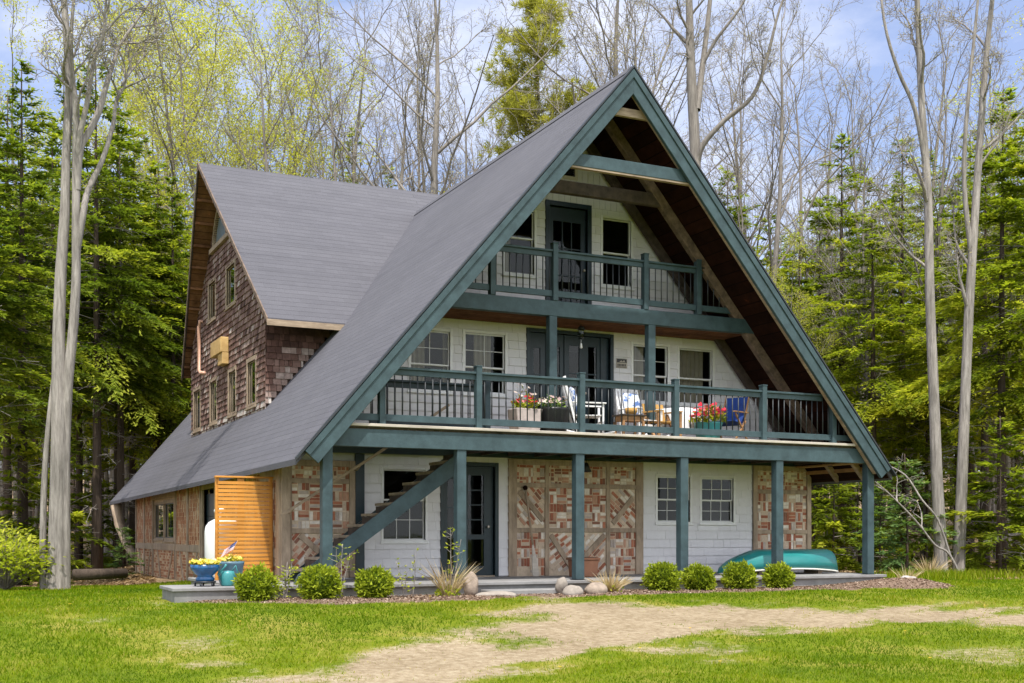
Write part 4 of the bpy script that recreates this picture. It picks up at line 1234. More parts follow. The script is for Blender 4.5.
# blue folding chair
bc = empty('folding_chair', 'wooden folding chair with bright blue canvas on the middle deck', 'folding chair', (2.9, .85, D))
bc.rotation_euler.z = math.radians(-62)
def bpart(name, fn, m):
    k = MB(); fn(k); o = k.build(name, m, None, bevel=.003); o.parent = bc
bpart('backrest', lambda k: k.prism([(-.25, .16, .42), (.25, .16, .42), (.25, .40, 1.0), (-.25, .40, 1.0)], (0, .015, 0)), 'blue_cloth')
bpart('seat', lambda k: k.prism([(-.25, -.28, .44), (.25, -.28, .44), (.25, .18, .38), (-.25, .18, .38)], (0, 0, .015)), 'blue_cloth')
for s in (-1, 1):
    bpart('leg', lambda k: k.bar((.28 * s, -.32, 0.01), (.28 * s, .42, 1.02) if False else (.28 * s, .2, .46), .035, .03, (1, 0, 0)), 'wood_light')
    bpart('leg', lambda k: k.bar((.28 * s, .34, 0.01), (.28 * s, -.28, .60), .035, .03, (1, 0, 0)), 'wood_light')
    bpart('arm', lambda k: k.bar((.28 * s, -.36, .63), (.28 * s, .30, .65), .06, .025), 'wood_light')
    bpart('back_frame', lambda k: k.bar((.265 * s, .13, .38), (.265 * s, .42, 1.04), .03, .03, (1, 0, 0)), 'wood_light')
# sign and lantern
k = MB(); k.mbox(FRONT, .98, 1.25, .03, .045, 4.44, 4.64); sg_ = tag(k.build('wall_sign', 'decklip'), 'small cream and black sign on the wall beside the deck doors', 'sign')
k = MB(); k.mbox(FRONT, .995, 1.235, .0452, .049, 4.55, 4.63); k.mbox(FRONT, 1.0, 1.23, .0452, .048, 4.452, 4.462)
for i in range(6): k.mbox(FRONT, 1.01 + i * .036, 1.032 + i * .036, .0452, .048, 4.475, 4.525)
k.build('lettering', 'black', sg_)
k = MB(); k.mi = 0; k.add([FRONT(1.05, .0495, 4.56), FRONT(1.1, .0495, 4.60), FRONT(1.13, .0495, 4.575), FRONT(1.17, .0495, 4.61), FRONT(1.21, .0495, 4.56)], [(0, 1, 2, 3, 4)]); k.build('picture', 'decklip', sg_, normals=False)
ln = empty('hanging_lantern', 'small glass lantern hanging above the double deck doors', 'lantern', (-.19, 1.7, 5.29))
k = MB(); k.tube([(-.19, 1.7, 5.295), (-.19, 1.7, 5.16)], .006, 5); k.lathe([(.0, 5.16), (.05, 5.14), (.09, 5.08), (.07, 5.08)], (-.19, 1.7, 0), 12); k.build('cap', 'black', ln)
k = MB(); k.lathe([(.065, 5.08), (.075, 4.98), (.05, 4.88), (0, 4.87)], (-.19, 1.7, 0), 14); k.build('globe', 'glass', ln)
k = MB(); k.tube([(-.19, 1.7, 4.87), (-.19, 1.7, 4.80)], .004, 5); k.lathe([(0, 4.80), (.02, 4.79), (.03, 4.70), (0, 4.69)], (-.19, 1.7, 0), 10); k.build('chime', 'tank', ln)

# ================================================================== GROUND
xs = np.concatenate([-np.geomspace(500, 24, 26), np.arange(-23, 24, .22), np.geomspace(25, 600, 26)])
ys = np.concatenate([-np.geomspace(400, 24, 14), np.arange(-23, 4, .16), np.arange(4.2, 30, .8), np.geomspace(31, 700, 30)])


def fbm(x, y, s, seed=0.0, oct=4):
    v = 0; a = .5; f = s
    for i in range(oct): v += a * noise.noise(Vector((x * f, y * f, seed + i * 7.3))); a *= .5; f *= 2.1
    return v


def inside(poly, x, y):
    """signed-ish distance to polygon edge, positive inside"""
    c = False; dm = 1e9; n = len(poly)
    for i in range(n):
        x0, y0 = poly[i]; x1, y1 = poly[(i + 1) % n]
        if (y0 > y) != (y1 > y) and x < (x1 - x0) * (y - y0) / (y1 - y0) + x0: c = not c
        dx, dy = x1 - x0, y1 - y0; t = max(0, min(1, ((x - x0) * dx + (y - y0) * dy) / (dx * dx + dy * dy + 1e-9)))
        dm = min(dm, math.hypot(x - x0 - t * dx, y - y0 - t * dy))
    return dm if c else -dm


DRIVE = [(-2.49, -1.25), (-1.47, -2.65), (0.69, -3.62), (2.75, -4.25), (7.05, -4.79), (5.5, -6.01), (1.55, -5.5), (-0.48, -5.56), (-2.52, -5.91), (-3.86, -6.49), (-4.96, -7.11), (-5.89, -7.73), (-6.91, -8.7), (-8.05, -10.32), (-9.06, -9.83), (-9.08, -7.86), (-8.12, -6.77), (-6.95, -5.87), (-5.96, -4.74), (-4.92, -4.45), (-3.86, -3.29)]
PATCH = [[(-9.57, -4.57), (-9.07, -4.23), (-8.68, -4.76), (-8.97, -5.52), (-9.51, -5.6)], [(-10.61, -2.43), (-9.62, -1.93), (-9.62, -2.88), (-10.45, -3.44)], [(-0.17, -7.67), (2.42, -7.41), (-0.24, -9.67), (-0.76, -8.93)], [(-4.2, -7.49), (-3.18, -7.31), (-3.1, -8.02), (-4.19, -8.32)], [(-9.23, 0.88), (-8.33, 1.87), (-8.61, -0.67), (-9.31, -1.72)]]
MULCH = [(-8.6, -.1), (-8.4, -.8), (-6.6, -1.75), (-3.9, -1.75), (-2.8, -1.0), (-1.9, -1.5), (.2, -1.4), (3.4, -1.4), (4.6, -1.6), (6.3, -1.9), (7.4, -1.0), (7.2, .2), (6.4, .8), (6.4, -.1)]


def masks(x, y):
    n = fbm(x, y, .55, 1.0); n2 = fbm(x, y, 2.3, 5.0, 3)
    d = inside(DRIVE, x, y)
    st = fbm(x * .45 + y * .25, y * 1.6 - x * .5, .9, 12.0)
    dirt = sst(-1.3, 1.5, d + 2.0 * n + .9 * n2 + 2.2 * st)
    p = max(inside(q, x, y) for q in PATCH)
    dirt = max(dirt, .5 * sst(-.5, .6, p + .8 * n + .5 * n2))
    dirt = max(dirt, .55 * sst(.22, .42, fbm(x, y, .35, 9.0) + .3 * n2))
    mul = sst(-.12, .18, inside(MULCH, x, y) + .35 * n2)
    dd = (x - CAM.x) * FX + (y - CAM.y) * FY; lat = (x - CAM.x) * FY - (y - CAM.y) * FX
    f = 0.0
    lim = 25.5 + 1.2 * n if lat < 0 else 30.5 + 2 * n
    if x < -5.5: f = sst(31 + 2 * n, 36 + 2 * n, dd)
    else: f = sst(0, 2.5, (x - 10.5) * .55 + (y - 2.0) * .6 + 2.5 * n + 1.2) if x > 6 else (1.0 if y > 6 else 0.)
    f = max(f, sst(36, 44, dd))
    return dirt * (1 - f), mul, f


nx_, ny_ = len(xs), len(ys)
gv = np.zeros((ny_, nx_, 3), np.float32); gm = np.zeros((ny_, nx_, 4), np.float32)
for j, y in enumerate(ys):
    for i, x in enumerate(xs):
        x = float(x); y = float(y)
        z = ground_z(x, y)
        near = -24 < x < 24 and -23 < y < 12
        if near:
            a, b, c = masks(x, y)
            z += .03 * fbm(x, y, .7, 2.0) - .03 * a + .03 * b + (.16 * sst(.0, .9, inside(MULCH, x, y)) * sst(3.8, 5.8, x))
            if -8.6 < x < 6.3 and y > -.05: z = min(z, -.2)
        else:
            dd = (x - CAM.x) * FX + (y - CAM.y) * FY
            a, b, c = 0, 0, 1.0 if dd > 20 else 0.
        gv[j, i] = (x, y, z); gm[j, i] = (a, b, c, 1)
me = bpy.data.meshes.new('ground')
idx = np.arange(nx_ * ny_).reshape(ny_, nx_)
fq = np.stack([idx[:-1, :-1], idx[:-1, 1:], idx[1:, 1:], idx[1:, :-1]], -1).reshape(-1, 4)
me.from_pydata(gv.reshape(-1, 3).tolist(), [], fq.tolist())
ca = me.attributes.new('cover', 'FLOAT_COLOR', 'POINT'); ca.data.foreach_set('color', gm.reshape(-1))
me.polygons.foreach_set('use_smooth', [True] * len(fq))
ground = bpy.data.objects.new('ground', me); COL.objects.link(ground); ground['kind'] = 'structure'


def ground_mat():
    m, nt, b = mat('ground_cover')
    a = N(nt, 'ShaderNodeAttribute', attribute_name='cover'); sp = N(nt, 'ShaderNodeSeparateColor'); nt.links.new(a.outputs['Color'], sp.inputs[0])
    o = coords(nt)
    n1 = noise_tex(nt, o, .9, 6, .65); n2 = noise_tex(nt, o, 9, 6, .7); n3 = noise_tex(nt, o, 45, 4, .7)
    gcol = ramp(nt, n1, [(.3, (.075, .12, .003)), (.5, (.13, .17, .005)), (.7, (.25, .225, .04))])
    gcol = mixc(nt, .55, gcol, ramp(nt, n2, [(.3, (.5, .5, .45)), (.7, (1.25, 1.2, 1.2))]), 'MULTIPLY')
    dcol = ramp(nt, n2, [(.28, (.175, .132, .08)), (.5, (.285, .225, .148)), (.72, (.385, .33, .235))])
    dcol = mixc(nt, .5, dcol, ramp(nt, n1, [(.35, (.72, .68, .6)), (.65, (1.15, 1.15, 1.12))]), 'MULTIPLY')
    dcol = mixc(nt, .45, dcol, ramp(nt, n3, [(.3, (.55, .53, .5)), (.68, (1.3, 1.3, 1.3))]), 'MULTIPLY')
    mcol = ramp(nt, n3, [(.3, (.085, .055, .038)), (.5, (.18, .12, .085)), (.7, (.32, .24, .18))])
    fcol = ramp(nt, n2, [(.3, (.10, .068, .038)), (.5, (.22, .155, .088)), (.72, (.38, .28, .165))])
    def sharp(s, n, k):
        ad = N(nt, 'ShaderNodeMath', operation='MULTIPLY_ADD'); nt.links.new(n, ad.inputs[0]); ad.inputs[1].default_value = k; nt.links.new(s, ad.inputs[2])
        mr = N(nt, 'ShaderNodeMapRange'); mr.inputs['From Min'].default_value = .32 + k * .5; mr.inputs['From Max'].default_value = .68 + k * .5; nt.links.new(ad.outputs[0], mr.inputs['Value']); return mr.outputs[0]
    c = mixc(nt, sharp(sp.outputs[0], n2, .9), gcol, dcol)
    c = mixc(nt, sharp(sp.outputs[2], n2, .6), c, fcol)
    c = mixc(nt, sharp(sp.outputs[1], n2, .3), c, mcol)
    nt.links.new(c, b.inputs['Base Color']); b.inputs['Roughness'].default_value = .95; b.inputs['Specular IOR Level'].default_value = .15
    h = N(nt, 'ShaderNodeMath', operation='ADD'); nt.links.new(n2, h.inputs[0]); nt.links.new(n3, h.inputs[1])
    bump(nt, b, h.outputs[0], .7, .035)
    return m


me.materials.append(ground_mat())


# lawn blades: one mass nobody could count
def quads_mesh(name, V, F, tone, m, parent=None, kind=None, loc=(0, 0, 0)):
    me = bpy.data.meshes.new(name); nv = len(V); nf = len(F); k = F.shape[1]
    me.vertices.add(nv); me.vertices.foreach_set('co', V.astype(np.float32).reshape(-1))
    me.loops.add(nf * k); me.loops.foreach_set('vertex_index', F.astype(np.int32).reshape(-1))
    me.polygons.add(nf); me.polygons.foreach_set('loop_start', np.arange(0, nf * k, k, dtype=np.int32)); me.polygons.foreach_set('loop_total', np.full(nf, k, np.int32))
    a = me.attributes.new('tone', 'FLOAT', 'POINT'); a.data.foreach_set('value', np.clip(tone, 0, 1).astype(np.float32))
    me.materials.append(M[m] if isinstance(m, str) else m); me.update(calc_edges=True); me.validate()
    o = bpy.data.objects.new(name, me); COL.objects.link(o)
    if parent is not None: o.parent = parent
    if kind: o['kind'] = kind
    o.location = loc
    return o


def interp_ground(px, py):
    i = np.clip(np.searchsorted(xs, px) - 1, 0, nx_ - 2); j = np.clip(np.searchsorted(ys, py) - 1, 0, ny_ - 2)
    tx = (px - xs[i]) / (xs[i + 1] - xs[i]); ty = (py - ys[j]) / (ys[j + 1] - ys[j])
    def L(A): return (A[j, i].T * (1 - tx) * (1 - ty) + A[j, i + 1].T * tx * (1 - ty) + A[j + 1, i].T * (1 - tx) * ty + A[j + 1, i + 1].T * tx * ty).T
    return L(gv)[:, 2], L(gm)


NB = 290000
d_ = 10.5 + (36 - 10.5) * RNG.random(NB) ** 1.3; s_ = RNG.uniform(-.47, .47, NB)
bx = CAM.x + d_ * (FX + FY * s_); by = CAM.y + d_ * (FY - FX * s_)
gz, cm = interp_ground(bx, by)
pn = np.array([fbm(float(a), float(b), 1.1, 4.0, 3) for a, b in zip(bx[::1], by[::1])]) if NB < 300000 else np.zeros(NB)
keep = (RNG.random(NB) > np.clip(cm[:, 0] * 1.25, 0, .985) + .10 * pn) & (cm[:, 1] < .3 + .2 * RNG.random(NB)) & (cm[:, 2] < .6 * RNG.random(NB) + .15) & ~((bx > -8.75) & (bx < 6.45) & (by > -.2) & (by < 1.12)) & ~((bx > -7.65) & (bx < 6.45) & (by > 0) & (by < 4.65)) & ~((bx > -6.4) & (bx < 6.45) & (by > 0))
bx, by, gz, d_, pn, cm = bx[keep], by[keep], gz[keep], d_[keep], pn[keep], cm[keep]; nb = len(bx)
h = RNG.uniform(.02, .06, nb) * (1 + .9 * np.clip(pn, -.4, .8)) * (1 - .5 * cm[:, 0]); w = RNG.uniform(.004, .008, nb) * (d_ / 14)
an = RNG.uniform(0, 2 * PI, nb); ln_ = RNG.normal(0, .5, (nb, 2))
base = np.stack([bx, by, gz - .004], 1); sd = np.stack([np.cos(an) * w, np.sin(an) * w, np.zeros(nb)], 1)
tip = base + np.stack([ln_[:, 0] * h, ln_[:, 1] * h, h], 1)
V = np.stack([base - sd, base + sd, tip], 1).reshape(-1, 3); F = np.arange(nb * 3).reshape(-1, 3)
pl_ = np.array([fbm(float(a), float(b), .33, 21.0, 3) for a, b in zip(bx, by)])
tn = np.clip(.36 + .5 * pn + .75 * pl_ + RNG.normal(0, .17, nb) + .4 * cm[:, 0], 0, 1)
lawn = quads_mesh('lawn_grass', V, F, np.repeat(tn, 3), 'grass', kind='stuff')
tag(lawn, 'short sunlit green lawn grass with worn tan patches', 'grass')

# taller grass under the right-hand trunks
n = 2600; q = RNG.normal(0, 1, (n, 2)); gx = 10.2 + q[:, 0] * 1.1; gy = 1.9 + q[:, 1] * .5; gz2, _ = interp_ground(gx, gy)
h = RNG.uniform(.10, .30, n); an = RNG.uniform(0, 2 * PI, n); lean = RNG.normal(0, .3, (n, 2)); base = np.stack([gx, gy, gz2], 1); sd = np.stack([np.cos(an), np.sin(an), 0 * an], 1) * .012
tip = base + np.stack([lean[:, 0] * h, lean[:, 1] * h, h], 1)
tg = quads_mesh('tall_grass', np.stack([base - sd, base + sd, tip], 1).reshape(-1, 3), np.arange(n * 3).reshape(-1, 3), np.repeat(RNG.uniform(.3, .9, n), 3), 'grass', kind='stuff')
tag(tg, 'taller yellow green grass at the foot of the twin trunks', 'grass')

# wood chips and pebbles in the mulch bed, leaf litter on the forest floor
def scatter(name, m, pts, size, seed, label, cat, stops_tone=None):
    rg = np.random.default_rng(seed); n = len(pts)
    a = rg.normal(0, 1, (n, 3)); a /= np.linalg.norm(a, axis=1)[:, None]; a[:, 2] *= .45; b = np.cross(a, rg.normal(0, 1, (n, 3))); b /= np.linalg.norm(b, axis=1)[:, None] + 1e-6
    s = rg.uniform(.5, 1.4, n)[:, None] * size
    V = np.stack([pts - a * s, pts + b * s * .5, pts + a * s, pts - b * s * .5], 1).reshape(-1, 3)
    o = quads_mesh(name, V, np.arange(4 * n).reshape(-1, 4), np.repeat(rg.random(n), 4), m, kind='stuff'); tag(o, label, cat)


M['chip'] = foliage('bark_chips', [(0, (.07, .042, .028)), (.4, (.16, .105, .072)), (.75, (.28, .20, .145)), (1, (.46, .37, .29))], .05, .9)
M['litter'] = foliage('dead_leaves', [(0, (.09, .058, .033)), (.5, (.25, .165, .09)), (1, (.46, .34, .20))], .2, .9)
px_ = RNG.uniform(-8.8, 8.8, 26000); py_ = RNG.uniform(-2.2, .3, 26000); zz_, mm = interp_ground(px_, py_)
ok = (mm[:, 1] > .45) & ~((px_ > -8.7) & (px_ < 6.4) & (py_ > -.17)); P_ = np.stack([px_, py_, zz_ + .008], 1)[ok]
scatter('mulch_chips', 'chip', P_, .022, 3, 'brown bark mulch bed along the porch front', 'mulch')
dl = 24 + 26 * RNG.random(30000); sl = np.where(RNG.random(30000) < .5, RNG.uniform(-.46, -.3, 30000), RNG.uniform(.22, .46, 30000))
lx = CAM.x + dl * (FX + FY * sl); ly = CAM.y + dl * (FY - FX * sl); lz, lmk = interp_ground(lx, ly); okl = lmk[:, 2] > .5
scatter('leaf_litter', 'litter', np.stack([lx, ly, lz + .02], 1)[okl], .07, 4, 'brown dead leaves on the floor of the woods', 'leaf litter')
# dandelions
k = MB()
for j in range(9):
    a = j * 2 * PI / 9; k.tone = .2; k.leaf((0, 0, .06), (math.cos(a), math.sin(a), .35), (0, 0, 1), .028, .014)
k.tube([(0, 0, 0), (0, 0, .06)], .003, 3)
dn = k.build('dandelion', 'flower_yellow', None, normals=False); first = True
rs = random.Random(5)
for u, d in ((905, 17.5), (690, 17.2), (640, 15.2), (520, 21.3), (930, 14.8), (560, 13.6), (760, 16.2), (240, 16.0), (120, 15.0), (310, 19.4), (430, 19.6), (70, 17.8), (180, 19.8), (860, 22.0), (985, 21.0), (720, 14.2)):
    o = dn if first else dn.copy()
    if not first: COL.objects.link(o)
    first = False
    o.location = at(u, d); o.location.z = float(interp_ground(np.array([o.location.x]), np.array([o.location.y]))[0][0]) - .01; o.rotation_euler.z = rs.random() * 6; o.scale = (1.1,) * 3
    tag(o, 'tiny yellow dandelion flower in the lawn', 'flower', 'dandelions dotted over the lawn')

# ================================================================== TREES
def needles(P, D, Nn, L, W):
    """diamond sprays: base P, unit dir D, unit side Nn"""
    L = L[:, None]; W = W[:, None]
    return np.stack([P, P + D * L * .45 + Nn * W, P + D * L, P + D * L * .45 - Nn * W], 1).reshape(-1, 3)


def unit(a): return a / (np.linalg.norm(a, axis=-1, keepdims=True) + 1e-9)


def conifer_meshes(seed, H, z0, R, dens=1.0, droop=.35, step=.37, ls=.20, taper=.85, bare=46, gaps=.12, trunk_r=.17):
    rg = np.random.default_rng(seed); rs = random.Random(seed)
    PV = []; PT = []
    tr = MB(); n = 9
    bend = [rs.gauss(0, .05) for _ in range(2)]
    cen = lambda z: np.array([bend[0] * math.sin(z / H * 3) , bend[1] * math.sin(z / H * 2.5 + 1), z])
    tr.tube([cen(H * i / n) - np.array([0, 0, .25 if i == 0 else 0]) for i in range(n + 1)], [max(.012, trunk_r * (1 - i / n) ** .85 * (1.25 if i == 0 else 1)) for i in range(n + 1)], 8)
    z = z0
    while z < H - .15:
        t = (z - z0) / (H - z0)
        prof = R * (1 - t) ** taper * (.7 + .3 * min(1, t / .14))
        for b in range(rs.choice((4, 5, 5, 6))):
            if rs.random() < gaps: continue
            az = rs.random() * 2 * PI; L = max(.22, prof * rs.uniform(.5, 1.28)); zz = z + rs.uniform(-.15, .15)
            rise = .35 * t + rs.gauss(-.02, .12); dr = droop * (1.1 - t) * rs.uniform(.6, 1.3)
            u = np.array([math.cos(az), math.sin(az), 0]); v = np.array([-math.sin(az), math.cos(az), 0]); b0 = cen(zz)
            f = lambda s: b0 + u * L * s + np.array([0, 0, 1]) * L * (rise * s - dr * s * s)
            tr.tube([f(0), f(.4), f(.8)], [.006 + .012 * L / 2, .004 + .006 * L / 2, .004], 3)
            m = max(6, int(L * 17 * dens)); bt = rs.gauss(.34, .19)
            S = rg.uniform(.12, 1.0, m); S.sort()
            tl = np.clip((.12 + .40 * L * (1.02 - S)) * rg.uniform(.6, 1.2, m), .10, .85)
            side = np.where(np.arange(m) % 2 == 0, 1, -1)
            k = 11; tt = np.linspace(.04, 1, k)[None, :] * np.ones((m, 1)) + rg.normal(0, .05, (m, k))
            ang = rg.normal(.95, .18, m) * (1 - .35 * S)
            tdir = np.cos(ang)[:, None] * u + (side * np.sin(ang))[:, None] * v + np.array([0, 0, 1]) * (rise - 2 * dr * S + rg.normal(-.08, .10, m))[:, None]
            base = np.array([f(s) for s in S])
            sel = (tt * 1.0 < 1.1) & (np.arange(k)[None, :] < np.ceil(tl / .075)[:, None])
            P = base[:, None, :] + tdir[:, None, :] * (tl[:, None] * tt)[..., None] + rg.normal(0, .018, (m, k, 3))
            P[..., 2] -= .12 * (tl[:, None] * tt) ** 2 * 2
            Dd = unit(tdir[:, None, :] * .6 + rg.normal(0, .45, (m, k, 3)) * np.array([1, 1, .4]) + (u * .45))
            Sd = unit(np.cross(Dd, np.array([0, 0, 1]) + rg.normal(0, .32, (m, k, 3))))
            P, Dd, Sd = P[sel], Dd[sel], Sd[sel]; q = len(P)
            PV.append(needles(P, Dd, Sd, rg.uniform(.7, 1.3, q) * ls, rg.uniform(.7, 1.3, q) * ls * .165))
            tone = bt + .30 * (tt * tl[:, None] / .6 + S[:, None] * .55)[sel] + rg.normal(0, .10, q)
            PT.append(np.repeat(tone, 4))
        z += step * rs.uniform(.6, 1.3) * (1.15 - .5 * t)
    dl = MB()
    for i in range(bare):                      # dead lower limbs
        az = rs.random() * 2 * PI; zz = rs.uniform(.15, 2.0) * z0 + .5; L = rs.uniform(.4, 2.1)
        a = cen(zz); d = np.array([math.cos(az), math.sin(az), rs.gauss(-.05, .2)]); e = a + d * L * .5 + np.array([0, 0, rs.gauss(0, .08)])
        dl.tube([a, e, a + d * L + np.array([rs.gauss(0, .1), rs.gauss(0, .1), rs.gauss(-.1, .15)])], [.018, .011, .006], 3)
        for q_ in range(5):
            t_ = rs.uniform(.3, 1); p_ = a + (e - a) * 2 * t_ * .97; dl.tube([p_, p_ + np.array([rs.gauss(0, .25), rs.gauss(0, .25), rs.gauss(-.08, .12)])], [.008, .004], 3)
    V = np.concatenate(PV); return tr, dl, V, np.concatenate(PT)


def make_conifer(name, seed, H, z0, R, leaf='leaf_conifer', barkm='bark_dark', **kw):
    root = empty(name)
    tr, dl, V, T = conifer_meshes(seed, H, z0, R, **kw)
    trunk = tr.build('trunk', barkm, root, normals=False)
    if dl.f: dl.build('dead_limbs', 'bark_far', trunk, normals=False)
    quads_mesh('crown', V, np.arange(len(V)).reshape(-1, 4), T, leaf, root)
    return root


def grow(seed, H, r0, n1=15, a1=(28, 55), first=.35, n2=8, n3=6, n4=3, wob=.07, lr=.42, lean=(0, 0), stems=None, tip=True):
    """bare broadleaf tree: limbs and fine twigs as tubes; returns (limbs, twigs, twig tips)"""
    rs = random.Random(seed); limbs = MB(); twigs = MB(); tips = []
    limbs.smooth = twigs.smooth = True
    cfg = {1: (7, 5), 2: (5, 4), 3: (4, 3), 4: (3, 3)}

    def path(p, d, L, n, wob, up):
        pts = [p.copy()]; d = d.normalized()
        for i in range(n):
            d = (d + Vector((rs.gauss(0, wob), rs.gauss(0, wob), rs.gauss(0, wob * .6) + up))).normalized()
            p = p + d * (L / n); pts.append(p.copy())
        return pts

    def sample(pts, t):
        f = t * (len(pts) - 1); i = min(len(pts) - 2, int(f)); q = f - i
        return pts[i].lerp(pts[i + 1], q), (pts[i + 1] - pts[i]).normalized()

    def branch(pts, R, lev, L):
        if lev > 4: return
        cnt = {1: n1, 2: n2, 3: n3, 4: n4}[lev]
        for k in range(cnt):
            lo = first if lev == 1 else .22
            t = lo + (1 - lo) * ((k + rs.random()) / cnt)
            if lev >= 2 and rs.random() < .08: continue
            p, d = sample(pts, min(.995, t))
            ang = math.radians(rs.uniform(*a1)) * (1.0 if lev == 1 else 1.05)
            ax = d.orthogonal().normalized(); ax.rotate(Matrix.Rotation(rs.random() * 2 * PI, 3, d))
            nd = d.copy(); nd.rotate(Matrix.Rotation(ang, 3, ax))
            r_here = R(t)
            if lev == 1: l = L * lr * (1.12 - .75 * t) * rs.uniform(.65, 1.25); r = r_here * rs.uniform(.38, .62)
            else: l = L * rs.uniform(.28, .52) * (1.1 - .5 * t); r = r_here * rs.uniform(.34, .55)
            r = max(r, (.026, .012, .007, .005)[lev - 1]); l = max(l, (.8, .5, .3, .16)[lev - 1])
            n, sd = cfg[lev]
            pp = path(p, nd, l, n, wob * (1.4 + .5 * lev), .05 if lev < 3 else .02)
            re = max(.004, r * .28)
            (limbs if lev <= 2 else twigs).tube(pp, [r + (re - r) * i / n for i in range(n + 1)], sd, False)
            if lev >= 3: tips.append((pp[-1], (pp[-1] - pp[-2]).normalized()))
            branch(pp, lambda s, r=r, re=re: r + (re - r) * s, lev + 1, l)

    if stems is None:
        stems = [([Vector((0, 0, -.3))] + path(Vector((0, 0, 0)), Vector((lean[0], lean[1], 1)), H, 12, wob * .5, .03), r0, None)]
    for pts, r_, ex in stems:
        n = len(pts) - 1; pts = [Vector(p) for p in pts]
        if isinstance(r_, (list, tuple)):
            rad = list(r_); R = lambda s, rad=rad: rad[min(len(rad) - 1, int(s * (len(rad) - 1)))]
        else:
            R = lambda s, r_=r_: r_ * (1 - s) ** .75 + .012; rad = [R(i / n) * (1.3 if i == 0 else 1) for i in range(n + 1)]
        limbs.tube(pts, rad, 10, False)
        L = sum((pts[i + 1] - pts[i]).length for i in range(n))
        if ex != 0: branch(pts, R, 1, ex if ex else L)
    return limbs, twigs, tips


def make_bare(name, seed, H, r0, leaf='bud', nleaf=1, ls=.05, barkm='bark_grey', twigm='bark_far', spread=.06, **kw):
    root = empty(name); rs = random.Random(seed + 99); rg = np.random.default_rng(seed)
    limbs, twigs, tips = grow(seed, H, r0, **kw)
    limbs.build('trunk', barkm, root, normals=False)
    cr = twigs.build('crown', twigm, root, normals=False)
    if nleaf:
        P = np.array([tuple(p) for p, d in tips]); D_ = np.array([tuple(d) for p, d in tips])
        P = np.repeat(P, nleaf, 0); D_ = np.repeat(D_, nleaf, 0); q = len(P)
        P = P + rg.normal(0, spread, P.shape); Dd = unit(D_ + rg.normal(0, .8, P.shape)); Sd = unit(np.cross(Dd, rg.normal(0, 1, P.shape)))
        V = needles(P, Dd, Sd, rg.uniform(.6, 1.4, q) * ls, rg.uniform(.6, 1.4, q) * ls * .3)
        quads_mesh('leaves', V, np.arange(len(V)).reshape(-1, 4), np.repeat(rg.random(q), 4), leaf, cr)
    return root


def place(proto, used, pos, scale, rot, label, cat='tree', group=None, hs=1.0):
    o = proto if not used[0] else copy_tree(proto)
    used[0] = True
    o.location = pos; o.rotation_euler = (0, 0, rot); o.scale = (scale, scale, scale * hs)
    tag(o, label, cat, group)
    return o


# --- conifers
CON = []
for i, (H, z0, R, dr, gp) in enumerate(((15.5, 5.2, 3.4, .38, .26), (14.0, 4.2, 3.1, .34, .24), (16.5, 6.4, 3.4, .42, .30), (13.0, 2.6, 3.0, .32, .24), (15.0, 5.6, 3.7, .46, .32))):
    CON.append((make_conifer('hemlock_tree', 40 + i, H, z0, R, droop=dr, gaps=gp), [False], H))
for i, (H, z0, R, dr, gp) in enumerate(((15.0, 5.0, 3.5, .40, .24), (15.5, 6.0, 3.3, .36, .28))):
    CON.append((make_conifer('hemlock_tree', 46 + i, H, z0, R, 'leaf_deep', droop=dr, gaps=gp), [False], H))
SPR = (make_conifer('spruce_sapling', 60, 2.6, .12, 1.0, 'leaf_spruce', dens=1.5, step=.2, ls=.15, bare=0, gaps=.02, trunk_r=.035, droop=.15), [False], 2.6)
LOWH = (make_conifer('hemlock_sapling', 61, 4.2, .4, 1.7, 'leaf_conifer', dens=1.3, step=.32, ls=.2, bare=3, gaps=.15, trunk_r=.045, droop=.28), [False], 4.2)

rt = random.Random(77)


def conifer_at(u, d, vtop, label, group, var=None, cat='tree', wide=1.0):
    p = at(u, d); top = .87 + (534 - vtop) / FPX * d
    H = top - p.z; pr = CON[var if var is not None else rt.randrange(5)]
    s = H / pr[2]; s0 = max(.62, min(1.3, s * .5 + .5)) * wide
    place(pr[0], pr[1], p, s0, rt.random() * 6.28, label, cat, group, hs=s / s0)


GL = 'hemlocks of the dense woods left of the house'; LL = 'dark trunked feathery hemlock crowded in the woods left of the house'
GR = 'hemlocks of the dense woods right of the house'; LR = 'yellow green feathery hemlock crowded in the woods right of the house'
GF = 'far hemlocks deep in the woods'; LF = 'far hemlock deep in the woods, mostly hidden by nearer trees'
conifer_at(96, 42.5, 40, 'tall hemlock with dark trunk just left of the house eave', None, 6)
conifer_at(22, 33, 60, 'tall dark hemlock at the left edge, left of the big pale trunk', None, 5)
for u, d, v, k in ((-28, 30, 110, 5), (120, 44, 150, 6), (172, 47, 175, 5), (52, 43, 120, 6), (78, 46, 190, 4), (134, 47, 140, 5), (158, 48, 155, 1), (180, 50, 190, 3), (8, 44, 90, 5), (118, 46, 80, 2), (64, 50, 70, 6), (-12, 52, 60, 3), (150, 55, 170, 1), (190, 56, 230, 0), (100, 58, 140, 4), (35, 60, 130, 2), (172, 64, 215, 3), (215, 60, 260, 1)):
    conifer_at(u, d, v, LL, GL, k)
conifer_at(1003, 34, 84, 'tall bright hemlock at the right edge above the drive', None, 0)
conifer_at(842, 47, 128, 'pointed hemlock right of the gable, against the sky', None, 1)
conifer_at(903, 44, 136, 'pointed hemlock just left of the twin pale trunks', None, 3)
